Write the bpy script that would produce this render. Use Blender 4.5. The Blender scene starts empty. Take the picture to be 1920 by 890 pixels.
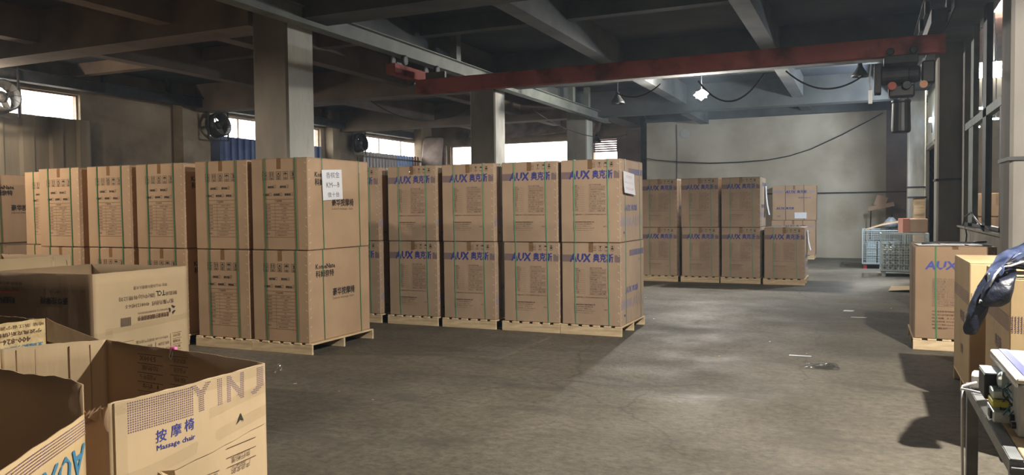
import bpy, bmesh, math, random
from mathutils import Vector, Matrix
random.seed(7)
C = bpy.context.scene.collection
SC = bpy.context.scene
R = math.radians
PI = math.pi

# ------------------------------------------------------------------ camera
F, YAW, PITCH, ROLL = 1472.5, R(24.13), R(-2.094), R(0.602)
fwd = Vector((-math.sin(YAW) * math.cos(PITCH), math.cos(YAW) * math.cos(PITCH), math.sin(PITCH)))
rt0 = Vector((math.cos(YAW), math.sin(YAW), 0.0))
up0 = rt0.cross(fwd)
rt = rt0 * math.cos(ROLL) - up0 * math.sin(ROLL)
up = up0 * math.cos(ROLL) + rt0 * math.sin(ROLL)
cd = bpy.data.cameras.new('camera')
cd.sensor_fit = 'HORIZONTAL'; cd.sensor_width = 36.0; cd.lens = F / 1920.0 * 36.0
cd.clip_start = 0.05; cd.clip_end = 300
cam = bpy.data.objects.new('camera', cd); C.objects.link(cam)
M = Matrix((rt, up, -fwd)).transposed().to_4x4(); M.translation = Vector((0, 0, 1.6))
cam.matrix_world = M
SC.camera = cam

# ------------------------------------------------------------------ exposure
SC.view_settings.view_transform = 'Standard'
SC.view_settings.look = 'None'
SC.view_settings.gamma = 1.0
SC.view_settings.use_curve_mapping = False
SC.view_settings.exposure = 0.93
SC.cycles.use_denoising = True
SC.cycles.max_bounces = 6
SC.cycles.diffuse_bounces = 4
SC.cycles.glossy_bounces = 3
SC.cycles.transmission_bounces = 4
SC.cycles.transparent_max_bounces = 12
SC.cycles.volume_bounces = 0
SC.cycles.sample_clamp_indirect = 4.0
SC.cycles.caustics_reflective = False
SC.cycles.caustics_refractive = False

# ------------------------------------------------------------------ sky (overcast, seen through the windows)
w = bpy.data.worlds.new('overcast_sky'); SC.world = w; w.use_nodes = True
bg = w.node_tree.nodes['Background']
bg.inputs[0].default_value = (1.0, 0.97, 0.95, 1); bg.inputs[1].default_value = 6.0

def portal(name, loc, rot, sx, sy):
    l = bpy.data.lights.new(name, 'AREA'); l.shape = 'RECTANGLE'; l.size = sx; l.size_y = sy
    l.cycles.is_portal = True
    o = bpy.data.objects.new(name, l); o.location = loc; o.rotation_euler = rot; C.objects.link(o)
portal('window_daylight', (-17.0, 10.4, 4.05), (0, R(-90), 0), 0.7, 4.6)
portal('window_daylight', (-17.0, 19.2, 4.05), (0, R(-90), 0), 0.7, 5.2)
portal('window_daylight', (-17.0, 26.0, 4.05), (0, R(-90), 0), 0.7, 5.0)
portal('opening_daylight', (-12.0, 29.6, 2.6), (R(-90), 0, 0), 3.1, 3.4)

def lamp_light(name, loc, power, col, size=0.12, spot=None, rot=(0, 0, 0), blend=0.6):
    l = bpy.data.lights.new(name, 'SPOT' if spot else 'POINT')
    l.energy = power; l.color = col; l.shadow_soft_size = size
    if spot:
        l.spot_size = R(spot); l.spot_blend = blend
    o = bpy.data.objects.new(name, l); o.location = loc; o.rotation_euler = rot; C.objects.link(o)
    return o
WARM = (1.0, 0.84, 0.66); NEUT = (1.0, 0.94, 0.85); COOL = (0.78, 0.88, 1.0)
# the hall's lamps and one added fill lamp (their housings are built further down at the same places)
lamp_light('pendant_glow', (1.90, 4.8, 4.28), 1250, NEUT, 0.06, 176, blend=0.25)
lamp_light('pendant_glow', (-11.2, 5.0, 4.28), 420, WARM, 0.10, 174, blend=0.25)
lamp_light('pendant_glow', (-15.6, 9.8, 3.9), 70, WARM, 0.10)
lamp_light('pendant_glow', (2.2, -1.2, 4.28), 70, NEUT, 0.3, 165)  # made-up fill behind the camera, added to lift front faces and floor
lamp_light('floodlight_glow', (-3.35, 17.9, 4.10), 520, NEUT, 0.10)
lamp_light('wall_lamp_glow', (1.36, 20.6, 3.50), 520, COOL, 0.06, 160, (0, R(82), 0), 0.3)
lamp_light('floodlight_glow', (3.0, 23.3, 4.95), 900, NEUT, 0.2)

# ------------------------------------------------------------------ materials
def newmat(name):
    m = bpy.data.materials.new(name); m.use_nodes = True
    nt = m.node_tree; b = nt.nodes['Principled BSDF']
    return m, nt, b
def flat(name, col, rough=0.7, metal=0.0, emis=None, es=0.0, alpha=1.0, spec=0.5):
    m, nt, b = newmat(name)
    b.inputs['Base Color'].default_value = (*col, 1); b.inputs['Roughness'].default_value = rough
    b.inputs['Metallic'].default_value = metal; b.inputs['Alpha'].default_value = alpha
    b.inputs['Specular IOR Level'].default_value = spec
    if emis:
        b.inputs['Emission Color'].default_value = (*emis, 1); b.inputs['Emission Strength'].default_value = es
    return m
def noisy(name, c1, c2, scale=3.0, detail=6, rough=0.85, bump=0.1, bscale=60, stretch=(1, 1, 1), metal=0.0, c3=None, s3=0.6, spec=0.5, lo=0.35, hi=0.65):
    m, nt, b = newmat(name); N = nt.nodes; L = nt.links
    tc = N.new('ShaderNodeTexCoord'); mp = N.new('ShaderNodeMapping'); mp.inputs['Scale'].default_value = stretch
    L.new(tc.outputs['Object'], mp.inputs[0])
    n1 = N.new('ShaderNodeTexNoise'); n1.inputs['Scale'].default_value = scale; n1.inputs['Detail'].default_value = detail
    L.new(mp.outputs[0], n1.inputs[0])
    r = N.new('ShaderNodeValToRGB'); r.color_ramp.elements[0].position = lo; r.color_ramp.elements[1].position = hi
    r.color_ramp.elements[0].color = (*c1, 1); r.color_ramp.elements[1].color = (*c2, 1)
    L.new(n1.outputs[0], r.inputs[0]); out = r.outputs[0]
    if c3:
        n3 = N.new('ShaderNodeTexNoise'); n3.inputs['Scale'].default_value = s3; n3.inputs['Detail'].default_value = 4
        L.new(mp.outputs[0], n3.inputs[0])
        rr = N.new('ShaderNodeValToRGB'); rr.color_ramp.elements[0].position = 0.5; rr.color_ramp.elements[1].position = 0.7
        L.new(n3.outputs[0], rr.inputs[0])
        mx = N.new('ShaderNodeMixRGB'); mx.inputs[2].default_value = (*c3, 1)
        L.new(rr.outputs[0], mx.inputs[0]); L.new(out, mx.inputs[1]); out = mx.outputs[0]
    L.new(out, b.inputs['Base Color'])
    b.inputs['Roughness'].default_value = rough; b.inputs['Metallic'].default_value = metal
    b.inputs['Specular IOR Level'].default_value = spec
    if bump:
        n2 = N.new('ShaderNodeTexNoise'); n2.inputs['Scale'].default_value = bscale; n2.inputs['Detail'].default_value = 3
        L.new(mp.outputs[0], n2.inputs[0])
        bp = N.new('ShaderNodeBump'); bp.inputs['Strength'].default_value = bump; bp.inputs['Distance'].default_value = 0.02
        L.new(n2.outputs[0], bp.inputs['Height']); L.new(bp.outputs[0], b.inputs['Normal'])
    return m
def board(name, col, var=0.06, rough=0.75):
    """corrugated cardboard: fine vertical fluting, cloudy wear, soft buckling"""
    m, nt, b = newmat(name); N = nt.nodes; L = nt.links
    tc = N.new('ShaderNodeTexCoord')
    oi = N.new('ShaderNodeObjectInfo')
    ad = N.new('ShaderNodeVectorMath'); ad.operation = 'ADD'
    L.new(tc.outputs['Object'], ad.inputs[0]); L.new(oi.outputs['Location'], ad.inputs[1])
    n1 = N.new('ShaderNodeTexNoise'); n1.inputs['Scale'].default_value = 2.2; n1.inputs['Detail'].default_value = 5
    L.new(ad.outputs[0], n1.inputs[0])
    r = N.new('ShaderNodeValToRGB'); r.color_ramp.elements[0].position = 0.3; r.color_ramp.elements[1].position = 0.7
    d = 1 - var * 2.2
    r.color_ramp.elements[0].color = (col[0] * d, col[1] * d, col[2] * d, 1)
    u = 1 + var
    r.color_ramp.elements[1].color = (col[0] * u, col[1] * u, col[2] * u, 1)
    L.new(n1.outputs[0], r.inputs[0]); L.new(r.outputs[0], b.inputs['Base Color'])
    b.inputs['Roughness'].default_value = rough; b.inputs['Specular IOR Level'].default_value = 0.3
    mp = N.new('ShaderNodeMapping'); mp.inputs['Scale'].default_value = (1, 1, 0.25)
    L.new(tc.outputs['Object'], mp.inputs[0])
    n2 = N.new('ShaderNodeTexNoise'); n2.inputs['Scale'].default_value = 4.5; n2.inputs['Detail'].default_value = 4
    L.new(mp.outputs[0], n2.inputs[0])
    bp = N.new('ShaderNodeBump'); bp.inputs['Strength'].default_value = 0.25; bp.inputs['Distance'].default_value = 0.04
    L.new(n2.outputs[0], bp.inputs['Height']); L.new(bp.outputs[0], b.inputs['Normal'])
    return m
def filmy(name, tint, opac, rough=0.08):
    m, nt, b = newmat(name); N = nt.nodes; L = nt.links
    N.remove(b); tr = N.new('ShaderNodeBsdfTransparent'); tr.inputs[0].default_value = (*tint, 1)
    gl = N.new('ShaderNodeBsdfGlossy'); gl.inputs['Roughness'].default_value = rough; gl.inputs[0].default_value = (0.95, 0.95, 0.95, 1)
    mx = N.new('ShaderNodeMixShader'); mx.inputs[0].default_value = opac
    n2 = N.new('ShaderNodeTexNoise'); n2.inputs['Scale'].default_value = 25; tc = N.new('ShaderNodeTexCoord'); L.new(tc.outputs['Object'], n2.inputs[0])
    bp = N.new('ShaderNodeBump'); bp.inputs['Strength'].default_value = 0.5; bp.inputs['Distance'].default_value = 0.02
    L.new(n2.outputs[0], bp.inputs['Height']); L.new(bp.outputs[0], gl.inputs['Normal'])
    L.new(tr.outputs[0], mx.inputs[1]); L.new(gl.outputs[0], mx.inputs[2])
    L.new(mx.outputs[0], N['Material Output'].inputs[0])
    return m

MT = {}
HAZE = 0.0017
MT['kraft'] = board('kraft_board', (0.49, 0.335, 0.21))
MT['kraft_pink'] = board('kraft_board_rosy', (0.45, 0.325, 0.225))
MT['kraft_yellow'] = board('kraft_board_yellow', (0.52, 0.375, 0.20))
MT['kraft_light'] = board('kraft_board_light', (0.57, 0.43, 0.26), 0.05)
MT['kraft_dull'] = board('kraft_board_dull', (0.30, 0.20, 0.12))
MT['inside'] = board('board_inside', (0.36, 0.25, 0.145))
MT['ink'] = flat('black_ink', (0.035, 0.028, 0.025), 0.7)
MT['ink_brown'] = flat('brown_ink', (0.13, 0.07, 0.045), 0.7)
MT['ink_soft'] = flat('faded_ink', (0.17, 0.115, 0.08), 0.7)
MT['ink_blue'] = flat('blue_ink', (0.05, 0.06, 0.27), 0.6)
MT['ink_teal'] = flat('teal_ink', (0.045, 0.20, 0.34), 0.6)
MT['ink_violet'] = flat('violet_grey_ink', (0.215, 0.15, 0.15), 0.7)
MT['ink_dot'] = flat('dot_ink', (0.15, 0.09, 0.15), 0.7)
MT['ink_red'] = flat('red_ink', (0.7, 0.08, 0.06), 0.6)
MT['ink_lilac'] = flat('lilac_ink', (0.36, 0.285, 0.30), 0.7)
MT['ink_pale_blue'] = flat('pale_blue_ink', (0.15, 0.16, 0.34), 0.7)
MT['strap'] = flat('green_strap', (0.06, 0.20, 0.09), 0.35)
MT['strap_pale'] = flat('pale_green_strap', (0.16, 0.36, 0.22), 0.3)
MT['tape'] = filmy('clear_tape', (0.90, 0.85, 0.78), 0.08)
MT['film'] = filmy('clear_film', (0.985, 0.98, 0.97), 0.06, 0.12)
MT['wood'] = noisy('pallet_wood', (0.60, 0.45, 0.26), (0.78, 0.62, 0.40), 4, 6, 0.8, 0.2, 40, (1, 1, 6), c3=(0.36, 0.23, 0.13), s3=1.5)
MT['wood_old'] = noisy('old_wood', (0.40, 0.27, 0.14), (0.62, 0.46, 0.27), 5, 6, 0.85, 0.2, 40, (1, 1, 6))
MT['paper'] = flat('white_paper', (0.78, 0.80, 0.84), 0.8)
MT['steel'] = noisy('grey_steel', (0.16, 0.17, 0.17), (0.26, 0.27, 0.27), 8, 4, 0.5, 0.05, 80, metal=0.5)
MT['galv'] = flat('galvanised_wire', (0.58, 0.68, 0.72), 0.35, 0.4)
MT['dark'] = noisy('sooty_and_shaded_metal', (0.012, 0.012, 0.014), (0.032, 0.03, 0.03), 6, 4, 0.6, 0.05)  # dark metal; also carries the painted shade of the crane's right-end parts
MT['black'] = flat('black_rubber', (0.012, 0.012, 0.014), 0.5)
MT['red_paint'] = noisy('worn_red_paint', (0.32, 0.095, 0.08), (0.42, 0.135, 0.115), 1.5, 6, 0.85, 0.1, 30, c3=(0.13, 0.05, 0.048), s3=2.5, spec=0.15)
MT['runway'] = noisy('grey_green_paint', (0.13, 0.145, 0.13), (0.20, 0.215, 0.19), 2.5, 5, 0.65, 0.1, 30)
MT['staple'] = flat('staple_glint_grey', (0.75, 0.72, 0.66), 0.3)  # the metal's glint is put into a pale diffuse colour
MT['white_plastic'] = flat('white_plastic', (0.75, 0.76, 0.78), 0.35)

def floor_mat():
    m, nt, b = newmat('worn_concrete_floor'); N = nt.nodes; L = nt.links
    tc = N.new('ShaderNodeTexCoord')
    def noise(s, d, stretch=None, rough=0.6):
        n = N.new('ShaderNodeTexNoise'); n.inputs['Scale'].default_value = s; n.inputs['Detail'].default_value = d; n.inputs['Roughness'].default_value = rough
        if stretch:
            mp = N.new('ShaderNodeMapping'); mp.inputs['Scale'].default_value = stretch; mp.inputs['Rotation'].default_value = (0, 0, 0.25)
            L.new(tc.outputs['Object'], mp.inputs[0]); L.new(mp.outputs[0], n.inputs[0])
        else:
            L.new(tc.outputs['Object'], n.inputs[0])
        return n
    def ramp(src, p0, p1, c0, c1):
        r = N.new('ShaderNodeValToRGB'); r.color_ramp.elements[0].position = p0; r.color_ramp.elements[1].position = p1
        r.color_ramp.elements[0].color = (*c0, 1); r.color_ramp.elements[1].color = (*c1, 1); L.new(src, r.inputs[0]); return r.outputs[0]
    def mix(f, a, c, mode='MIX'):
        x = N.new('ShaderNodeMixRGB'); x.blend_type = mode
        if isinstance(f, float): x.inputs[0].default_value = f
        else: L.new(f, x.inputs[0])
        L.new(a, x.inputs[1])
        if isinstance(c, tuple): x.inputs[2].default_value = (*c, 1)
        else: L.new(c, x.inputs[2])
        return x.outputs[0]
    base = ramp(noise(0.45, 8).outputs[0], 0.35, 0.68, (0.088, 0.078, 0.060), (0.178, 0.160, 0.126))
    fine = ramp(noise(14, 10, rough=0.8).outputs[0], 0.32, 0.68, (0.45, 0.45, 0.46), (1.35, 1.33, 1.28))
    c = mix(1.0, base, fine, 'MULTIPLY')
    strk = ramp(noise(1.6, 8, (0.6, 1.5, 1)).outputs[0], 0.54, 0.74, (0, 0, 0), (1, 1, 1))
    c = mix(strk, c, (0.075, 0.066, 0.054))
    scr = ramp(noise(6.0, 5, (0.12, 5.0, 1)).outputs[0], 0.66, 0.73, (0, 0, 0), (0.5, 0.5, 0.5))
    c = mix(scr, c, (0.25, 0.235, 0.20))
    vo = N.new('ShaderNodeTexVoronoi'); vo.feature = 'DISTANCE_TO_EDGE'; vo.inputs['Scale'].default_value = 0.22
    nn = noise(1.5, 5); vm = N.new('ShaderNodeVectorMath'); vm.operation = 'MULTIPLY_ADD'
    L.new(nn.outputs[1], vm.inputs[0]); vm.inputs[1].default_value = (0.5, 0.5, 0); L.new(tc.outputs['Object'], vm.inputs[2]); L.new(vm.outputs[0], vo.inputs[0])
    crk = ramp(vo.outputs[0], 0.0, 0.0016, (0.55, 0.55, 0.55), (0, 0, 0))
    c = mix(crk, c, (0.05, 0.044, 0.036))
    L.new(c, b.inputs['Base Color'])
    rr = ramp(noise(1.1, 6).outputs[0], 0.3, 0.7, (0.5, 0.5, 0.5), (0.85, 0.85, 0.85)); L.new(rr, b.inputs['Roughness'])
    b.inputs['Specular IOR Level'].default_value = 0.35
    bp = N.new('ShaderNodeBump'); bp.inputs['Strength'].default_value = 0.35; bp.inputs['Distance'].default_value = 0.02
    L.new(noise(22, 6).outputs[0], bp.inputs['Height']); L.new(bp.outputs[0], b.inputs['Normal'])
    return m
MT['floor'] = floor_mat()
MT['wall'] = noisy('stained_plaster', (0.45, 0.405, 0.31), (0.60, 0.55, 0.44), 0.9, 8, 0.9, 0.25, 12, c3=(0.38, 0.32, 0.23), s3=0.7)
MT['wall_brown'] = noisy('dirty_brown_plaster', (0.20, 0.145, 0.115), (0.30, 0.22, 0.18), 1.5, 6, 0.9, 0.2, 15)
MT['wall_left'] = noisy('sooty_left_plaster', (0.24, 0.19, 0.13), (0.38, 0.31, 0.22), 0.9, 7, 0.9, 0.2, 12, c3=(0.10, 0.08, 0.06), s3=0.8)
MT['column'] = noisy('column_concrete', (0.17, 0.16, 0.14), (0.27, 0.255, 0.225), 1.8, 7, 0.85, 0.2, 18, (1, 1, 0.4), c3=(0.16, 0.145, 0.125), s3=1.2)
MT['col_light'] = noisy('column_whitewash', (0.50, 0.50, 0.46), (0.66, 0.66, 0.60), 1.6, 7, 0.85, 0.2, 18, (1, 1, 0.4), c3=(0.24, 0.225, 0.20), s3=1.4)
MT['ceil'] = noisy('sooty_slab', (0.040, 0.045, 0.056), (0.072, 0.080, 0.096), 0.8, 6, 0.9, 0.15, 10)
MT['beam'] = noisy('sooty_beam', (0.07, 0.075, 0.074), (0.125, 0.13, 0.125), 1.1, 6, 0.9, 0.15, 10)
MT['beam_warm_lit'] = noisy('warm_lit_sooty_beam', (0.13, 0.095, 0.07), (0.22, 0.165, 0.12), 1.1, 6, 0.9, 0.15, 10)  # left-bay beams: warm light painted into a browner, brighter sooty beam colour
MT['plank_grey'] = noisy('weathered_sheet', (0.20, 0.165, 0.12), (0.33, 0.28, 0.21), 2.0, 6, 0.85, 0.1, 20, (1, 1, 0.15))
MT['blue_sheet'] = noisy('blue_sheet', (0.06, 0.10, 0.24), (0.11, 0.17, 0.36), 2, 4, 0.5, 0.05)
MT['outside'] = noisy('yard_ground', (0.2, 0.19, 0.17), (0.3, 0.29, 0.27), 0.5)

# ------------------------------------------------------------------ mesh helpers
class MB:
    def __init__(s): s.v = []; s.f = []; s.m = []
    def add(s, vs, fs, m=0):
        n = len(s.v); s.v += [tuple(p) for p in vs]
        for f in fs: s.f.append(tuple(i + n for i in f)); s.m.append(m)
        return s
    def box(s, x0, x1, y0, y1, z0, z1, m=0, T=None):
        vs = [Vector((x, y, z)) for z in (z0, z1) for y in (y0, y1) for x in (x0, x1)]
        if T: vs = [T @ p for p in vs]
        return s.add(vs, [(0, 2, 3, 1), (4, 5, 7, 6), (0, 1, 5, 4), (2, 6, 7, 3), (0, 4, 6, 2), (1, 3, 7, 5)], m)
    def quad(s, a, b, c, d, m=0): return s.add([a, b, c, d], [(0, 1, 2, 3)], m)
    def lathe(s, prof, n=16, T=None, m=0, cap=True):
        vs = []; fs = []
        for r, z in prof:
            for k in range(n):
                a = 2 * PI * k / n; vs.append(Vector((r * math.cos(a), r * math.sin(a), z)))
        for i in range(len(prof) - 1):
            for k in range(n):
                a = i * n + k; b = i * n + (k + 1) % n
                fs.append((a, b, b + n, a + n))
        if cap:
            fs.append(tuple(range(n))[::-1]); fs.append(tuple(range((len(prof) - 1) * n, len(prof) * n)))
        if T: vs = [T @ p for p in vs]
        return s.add(vs, fs, m)
    def tube(s, pts, r, n=6, m=0, flatz=1.0):
        pts = [Vector(p) for p in pts]; rs = r if isinstance(r, (list, tuple)) else [r] * len(pts)
        vs = []; fs = []; prev = None
        for i, p in enumerate(pts):
            t = (pts[min(i + 1, len(pts) - 1)] - pts[max(i - 1, 0)]).normalized()
            if prev is None:
                a = Vector((0, 0, 1)) if abs(t.z) < 0.9 else Vector((1, 0, 0)); u = t.cross(a).normalized()
            else:
                u = (prev - t * prev.dot(t)).normalized()
            prev = u; v2 = t.cross(u)
            for k in range(n):
                a = 2 * PI * k / n
                vs.append(p + u * math.cos(a) * rs[i] + v2 * math.sin(a) * rs[i] * flatz)
        for i in range(len(pts) - 1):
            for k in range(n):
                a = i * n + k; b = i * n + (k + 1) % n
                fs.append((a, b, b + n, a + n))
        fs.append(tuple(range(n))[::-1]); fs.append(tuple(range((len(pts) - 1) * n, len(pts) * n)))
        return s.add(vs, fs, m)
    def build(s, name, mats, parent=None, bevel=0, smooth=False, loc=None, solid=0):
        me = bpy.data.meshes.new(name); me.from_pydata(s.v, [], s.f)
        if not isinstance(mats, (list, tuple)): mats = [mats]
        for mm in mats: me.materials.append(mm)
        me.polygons.foreach_set('material_index', s.m)
        me.validate(); me.update()
        if smooth: me.polygons.foreach_set('use_smooth', [True] * len(me.polygons))
        o = bpy.data.objects.new(name, me); C.objects.link(o)
        if parent: o.parent = parent
        if loc: o.location = loc
        if solid:
            md = o.modifiers.new('thickness', 'SOLIDIFY'); md.thickness = solid; md.offset = -1
        if bevel:
            md = o.modifiers.new('bevel', 'BEVEL'); md.width = bevel; md.segments = 1; md.limit_method = 'ANGLE'
        return o
def bar_T(a, b):
    a = Vector(a); b = Vector(b); d = (b - a); q = d.to_track_quat('Z', 'Y')
    return Matrix.Translation(a) @ q.to_matrix().to_4x4(), d.length
def bar(mb, a, b, w, h, m=0):
    T, l = bar_T(a, b); return mb.box(-w / 2, w / 2, -h / 2, h / 2, 0, l, m, T)
def tag(o, label=None, cat=None, group=None, kind=None):
    if label: o['label'] = label
    if cat: o['category'] = cat
    if group: o['group'] = group
    if kind: o['kind'] = kind
    return o
def thing(name, loc, label=None, cat=None, group=None, rz=0.0):
    o = bpy.data.objects.new(name, None); o.empty_display_size = 0.1; C.objects.link(o)
    o.location = loc; o.rotation_euler = (0, 0, rz)
    return tag(o, label, cat, group)
def dup(root, loc, rz=0.0, label=None, group=None):
    r = root.copy(); C.objects.link(r); r.location = loc; r.rotation_euler = (0, 0, rz)
    if label: r['label'] = label
    if group: r['group'] = group
    for ch in list(root.children):
        c = ch.copy(); C.objects.link(c); c.parent = r
        for g in list(ch.children):
            d = g.copy(); C.objects.link(d); d.parent = c
    return r
def struct(name, mb, mats, parent=None, **k):
    o = mb.build(name, mats, parent, **k)
    if not parent: o['kind'] = 'structure'
    return o

# flat print: text and rules laid out in metres on a sheet, origin at its top left corner, y downwards
_tc = {}
def glyphs(body, bold=0.0, italic=0.0):
    key = (body, bold, italic)
    if key in _tc: return _tc[key]
    cu = bpy.data.curves.new('lettering', 'FONT'); cu.body = body; cu.resolution_u = 1; cu.offset = bold; cu.shear = italic
    ob = bpy.data.objects.new('lettering', cu); C.objects.link(ob)
    dg = bpy.context.evaluated_depsgraph_get(); me = bpy.data.meshes.new_from_object(ob.evaluated_get(dg))
    vs = [(v.co.x, v.co.y) for v in me.vertices]; fs = [tuple(p.vertices) for p in me.polygons]
    bpy.data.objects.remove(ob); bpy.data.curves.remove(cu); bpy.data.meshes.remove(me)
    if vs:
        x0 = min(v[0] for v in vs); x1 = max(v[0] for v in vs); y0 = min(v[1] for v in vs); y1 = max(v[1] for v in vs)
    else: x0 = x1 = y0 = y1 = 0
    _tc[key] = (vs, fs, x0, x1, y0, y1)
    return _tc[key]
class PR:
    def __init__(s): s.v = []; s.f = []; s.m = []; s.mats = []; s.lv = 0.0
    def mi(s, k):
        if MT[k] not in s.mats: s.mats.append(MT[k])
        return s.mats.index(MT[k])
    def poly(s, pts, k='ink', lift=0.0):
        n = len(s.v); s.v += [(x, y, lift) for x, y in pts]; s.f.append(tuple(range(n, n + len(pts)))); s.m.append(s.mi(k))
    def rect(s, x, y, w, h, k='ink', lift=0.0): s.poly([(x, y + h), (x + w, y + h), (x + w, y), (x, y)], k, lift)
    def frame(s, x, y, w, h, t, k='ink'):
        s.rect(x, y, w, t, k); s.rect(x, y + h - t, w, t, k); s.rect(x, y, t, h, k); s.rect(x + w - t, y, t, h, k)
    def text(s, body, x, y, w=None, h=None, k='ink', bold=0.0, italic=0.0, turn=False, lift=0.0):
        """fills the box x..x+w, y..y+h; turn = upside down"""
        bold_ = bold; vs, fs, x0, x1, y0, y1 = glyphs(body, 0.0, italic)
        if not vs or not fs: return
        gw = max(x1 - x0, 1e-4); gh = max(y1 - y0, 1e-4)
        if h is None: sx = sy = w / gw; h = gh * sy
        elif w is None: sx = sy = h / gh; w = gw * sx
        else: sx = w / gw; sy = h / gh
        e = bold_ * 0.9 * (h / max(gh, 0.5)); offs = [(0, 0)] if bold_ == 0 else [(-e, 0), (e, 0), (0, -e), (0, e)]
        for k_, (ox, oy) in enumerate(offs):
            n = len(s.v)
            for a, b in vs:
                px = (a - x0) * sx; py = h - (b - y0) * sy
                if turn: px = w - px; py = h - py
                s.v.append((x + px + ox, y + py + oy, lift + 0.0003 * k_))
            for f in fs: s.f.append(tuple(i + n for i in f)); s.m.append(s.mi(k))
    def build(s, name, fn, parent, kind=None):
        me = bpy.data.meshes.new(name); me.from_pydata([fn(*p) for p in s.v], [], s.f)
        for mm in s.mats: me.materials.append(mm)
        me.polygons.foreach_set('material_index', s.m); me.update()
        o = bpy.data.objects.new(name, me); C.objects.link(o)
        o.parent = next((c for c in parent.children if c.name.split('.')[0] == 'body'), parent) if parent.parent is None else parent
        o['kind'] = 'stuff'
        return o
def on_front(w, d, h, e=0.0018): return lambda x, y, l: (-w / 2 + x, -d / 2 - e - l, h - y)
def on_right(w, d, h, e=0.0018): return lambda x, y, l: (w / 2 + e + l, -d / 2 + x, h - y)
def on_left(w, d, h, e=0.0018): return lambda x, y, l: (-w / 2 - e - l, d / 2 - x, h - y)

def icons(p, x, y, s, gap, k='ink', frames=True):
    """the row of handling marks: recycling, this way up, in hands, umbrella, stack height"""
    for i in range(5):
        X = x + i * (s + gap)
        if frames: p.frame(X, y, s, s * 1.35, s * 0.05, k)
        cx = X + s / 2
        p.rect(X + s * 0.18, y + s * 1.02, s * 0.64, s * 0.07, k)
        p.rect(X + s * 0.28, y + s * 1.16, s * 0.44, s * 0.06, k)
        if i == 0:
            for a in (0, 2.1, 4.2):
                q = [(cx + s * r * math.cos(t + a), y + s * 0.52 + s * r * math.sin(t + a)) for r, t in ((0.16, 0.1), (0.36, 0.0), (0.36, 1.2), (0.16, 1.3))]
                p.poly(q[::-1], k)
        if i == 1:
            for dx in (-0.2, 0.2):
                p.rect(cx + (dx - 0.05) * s, y + s * 0.28, s * 0.1, s * 0.62, k)
                p.poly([(cx + (dx - 0.13) * s, y + s * 0.34), (cx + (dx + 0.13) * s, y + s * 0.34), (cx + dx * s, y + s * 0.14)], k)
        if i == 2:
            p.poly([(cx - s * 0.34, y + s * 0.3), (cx - s * 0.12, y + s * 0.75), (cx, y + s * 0.95), (cx - s * 0.2, y + s * 0.9)], k)
            p.poly([(cx + s * 0.34, y + s * 0.3), (cx + s * 0.2, y + s * 0.9), (cx, y + s * 0.95), (cx + s * 0.12, y + s * 0.75)][::-1], k)
            p.rect(cx - s * 0.13, y + s * 0.2, s * 0.26, s * 0.32, k)
        if i == 3:
            p.poly([(cx - s * 0.38, y + s * 0.48), (cx + s * 0.38, y + s * 0.48), (cx + s * 0.26, y + s * 0.26), (cx, y + s * 0.16), (cx - s * 0.26, y + s * 0.26)], k)
            p.rect(cx - s * 0.03, y + s * 0.48, s * 0.06, s * 0.42, k)
        if i == 4:
            p.text('3', cx - s * 0.2, y + s * 0.18, s * 0.4, s * 0.66, k, 0.02)

# ------------------------------------------------------------------ the hall: floor, slab, walls
mb = MB(); mb.box(-18, 12, -5, 31, -0.2, 0.0); struct('floor', mb, MT['floor'])
mb = MB(); mb.box(-60, 50, -30, 90, -0.5, -0.21); struct('ground', mb, MT['outside'])
SLAB = 5.03
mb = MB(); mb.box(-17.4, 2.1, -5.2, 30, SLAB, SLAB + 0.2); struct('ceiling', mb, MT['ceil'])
mb = MB(); mb.box(-17.4, 12, -5.2, -5.0, 0, 6.9); struct('wall_behind', mb, MT['wall_left'])
# left wall: window openings z 3.75..4.36
XL = -16.8
mb = MB()
mb.box(XL - 0.25, XL, -5, 29.4, 0, 3.72); mb.box(XL - 0.25, XL, -5, 29.4, 4.37, SLAB)
for y0, y1 in ((-5, 8.0), (12.79, 16.55), (21.75, 23.55), (28.6, 29.4)):
    mb.box(XL - 0.25, XL, y0, y1, 3.72, 4.37)
struct('wall_left', mb, MT['wall_left'])
# end wall of the left bays
YE = 29.25
mb = MB()
mb.box(XL, -6.5, YE, YE + 0.25, 4.25, SLAB); mb.box(XL, -15.9, YE, YE + 0.25, 0, 4.25)
mb.box(-15.9, -14.3, YE, YE + 0.25, 0, 3.2); mb.box(-14.3, -13.5, YE, YE + 0.25, 0, 4.25)
mb.box(-13.5, -10.45, YE, YE + 0.25, 0, 1.0); mb.box(-10.45, -9.6, YE, YE + 0.25, 0, 4.25)
mb.box(-9.6, -8.65, YE, YE + 0.25, 0, 3.2); mb.box(-8.65, -6.5, YE, YE + 0.25, 0, 4.25, 1)
struct('wall_end', mb, [MT['wall_left'], MT['wall_brown']])
# back wall of the crane bay
mb = MB(); mb.box(-6.62, 0.60, 25.85, 26.1, 0, SLAB); mb.box(0.60, 1.45, 25.852, 26.1, 0, SLAB, 1)
mb.box(-6.62, -6.4, 26.1, YE, 0, SLAB); mb.box(1.45, 12, 35.0, 35.25, 0, 6.9); mb.box(1.3, 1.45, 25.86, 35.0, 0, 6.9); mb.box(1.95, 2.1, -5, 35, SLAB + 0.2, 6.9)
struct('wall_back', mb, [MT['wall'], MT['wall_brown']])
mb = MB(); mb.box(-6.62, 1.2, 25.80, 25.85, 1.965, 2.0); struct('trim_1', mb, MT['dark'])
mb = MB(); mb.box(-6.6, 1.5, 25.62, 25.85, 4.40, 4.70); struct('ceiling_beam', mb, MT['beam'])

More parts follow.
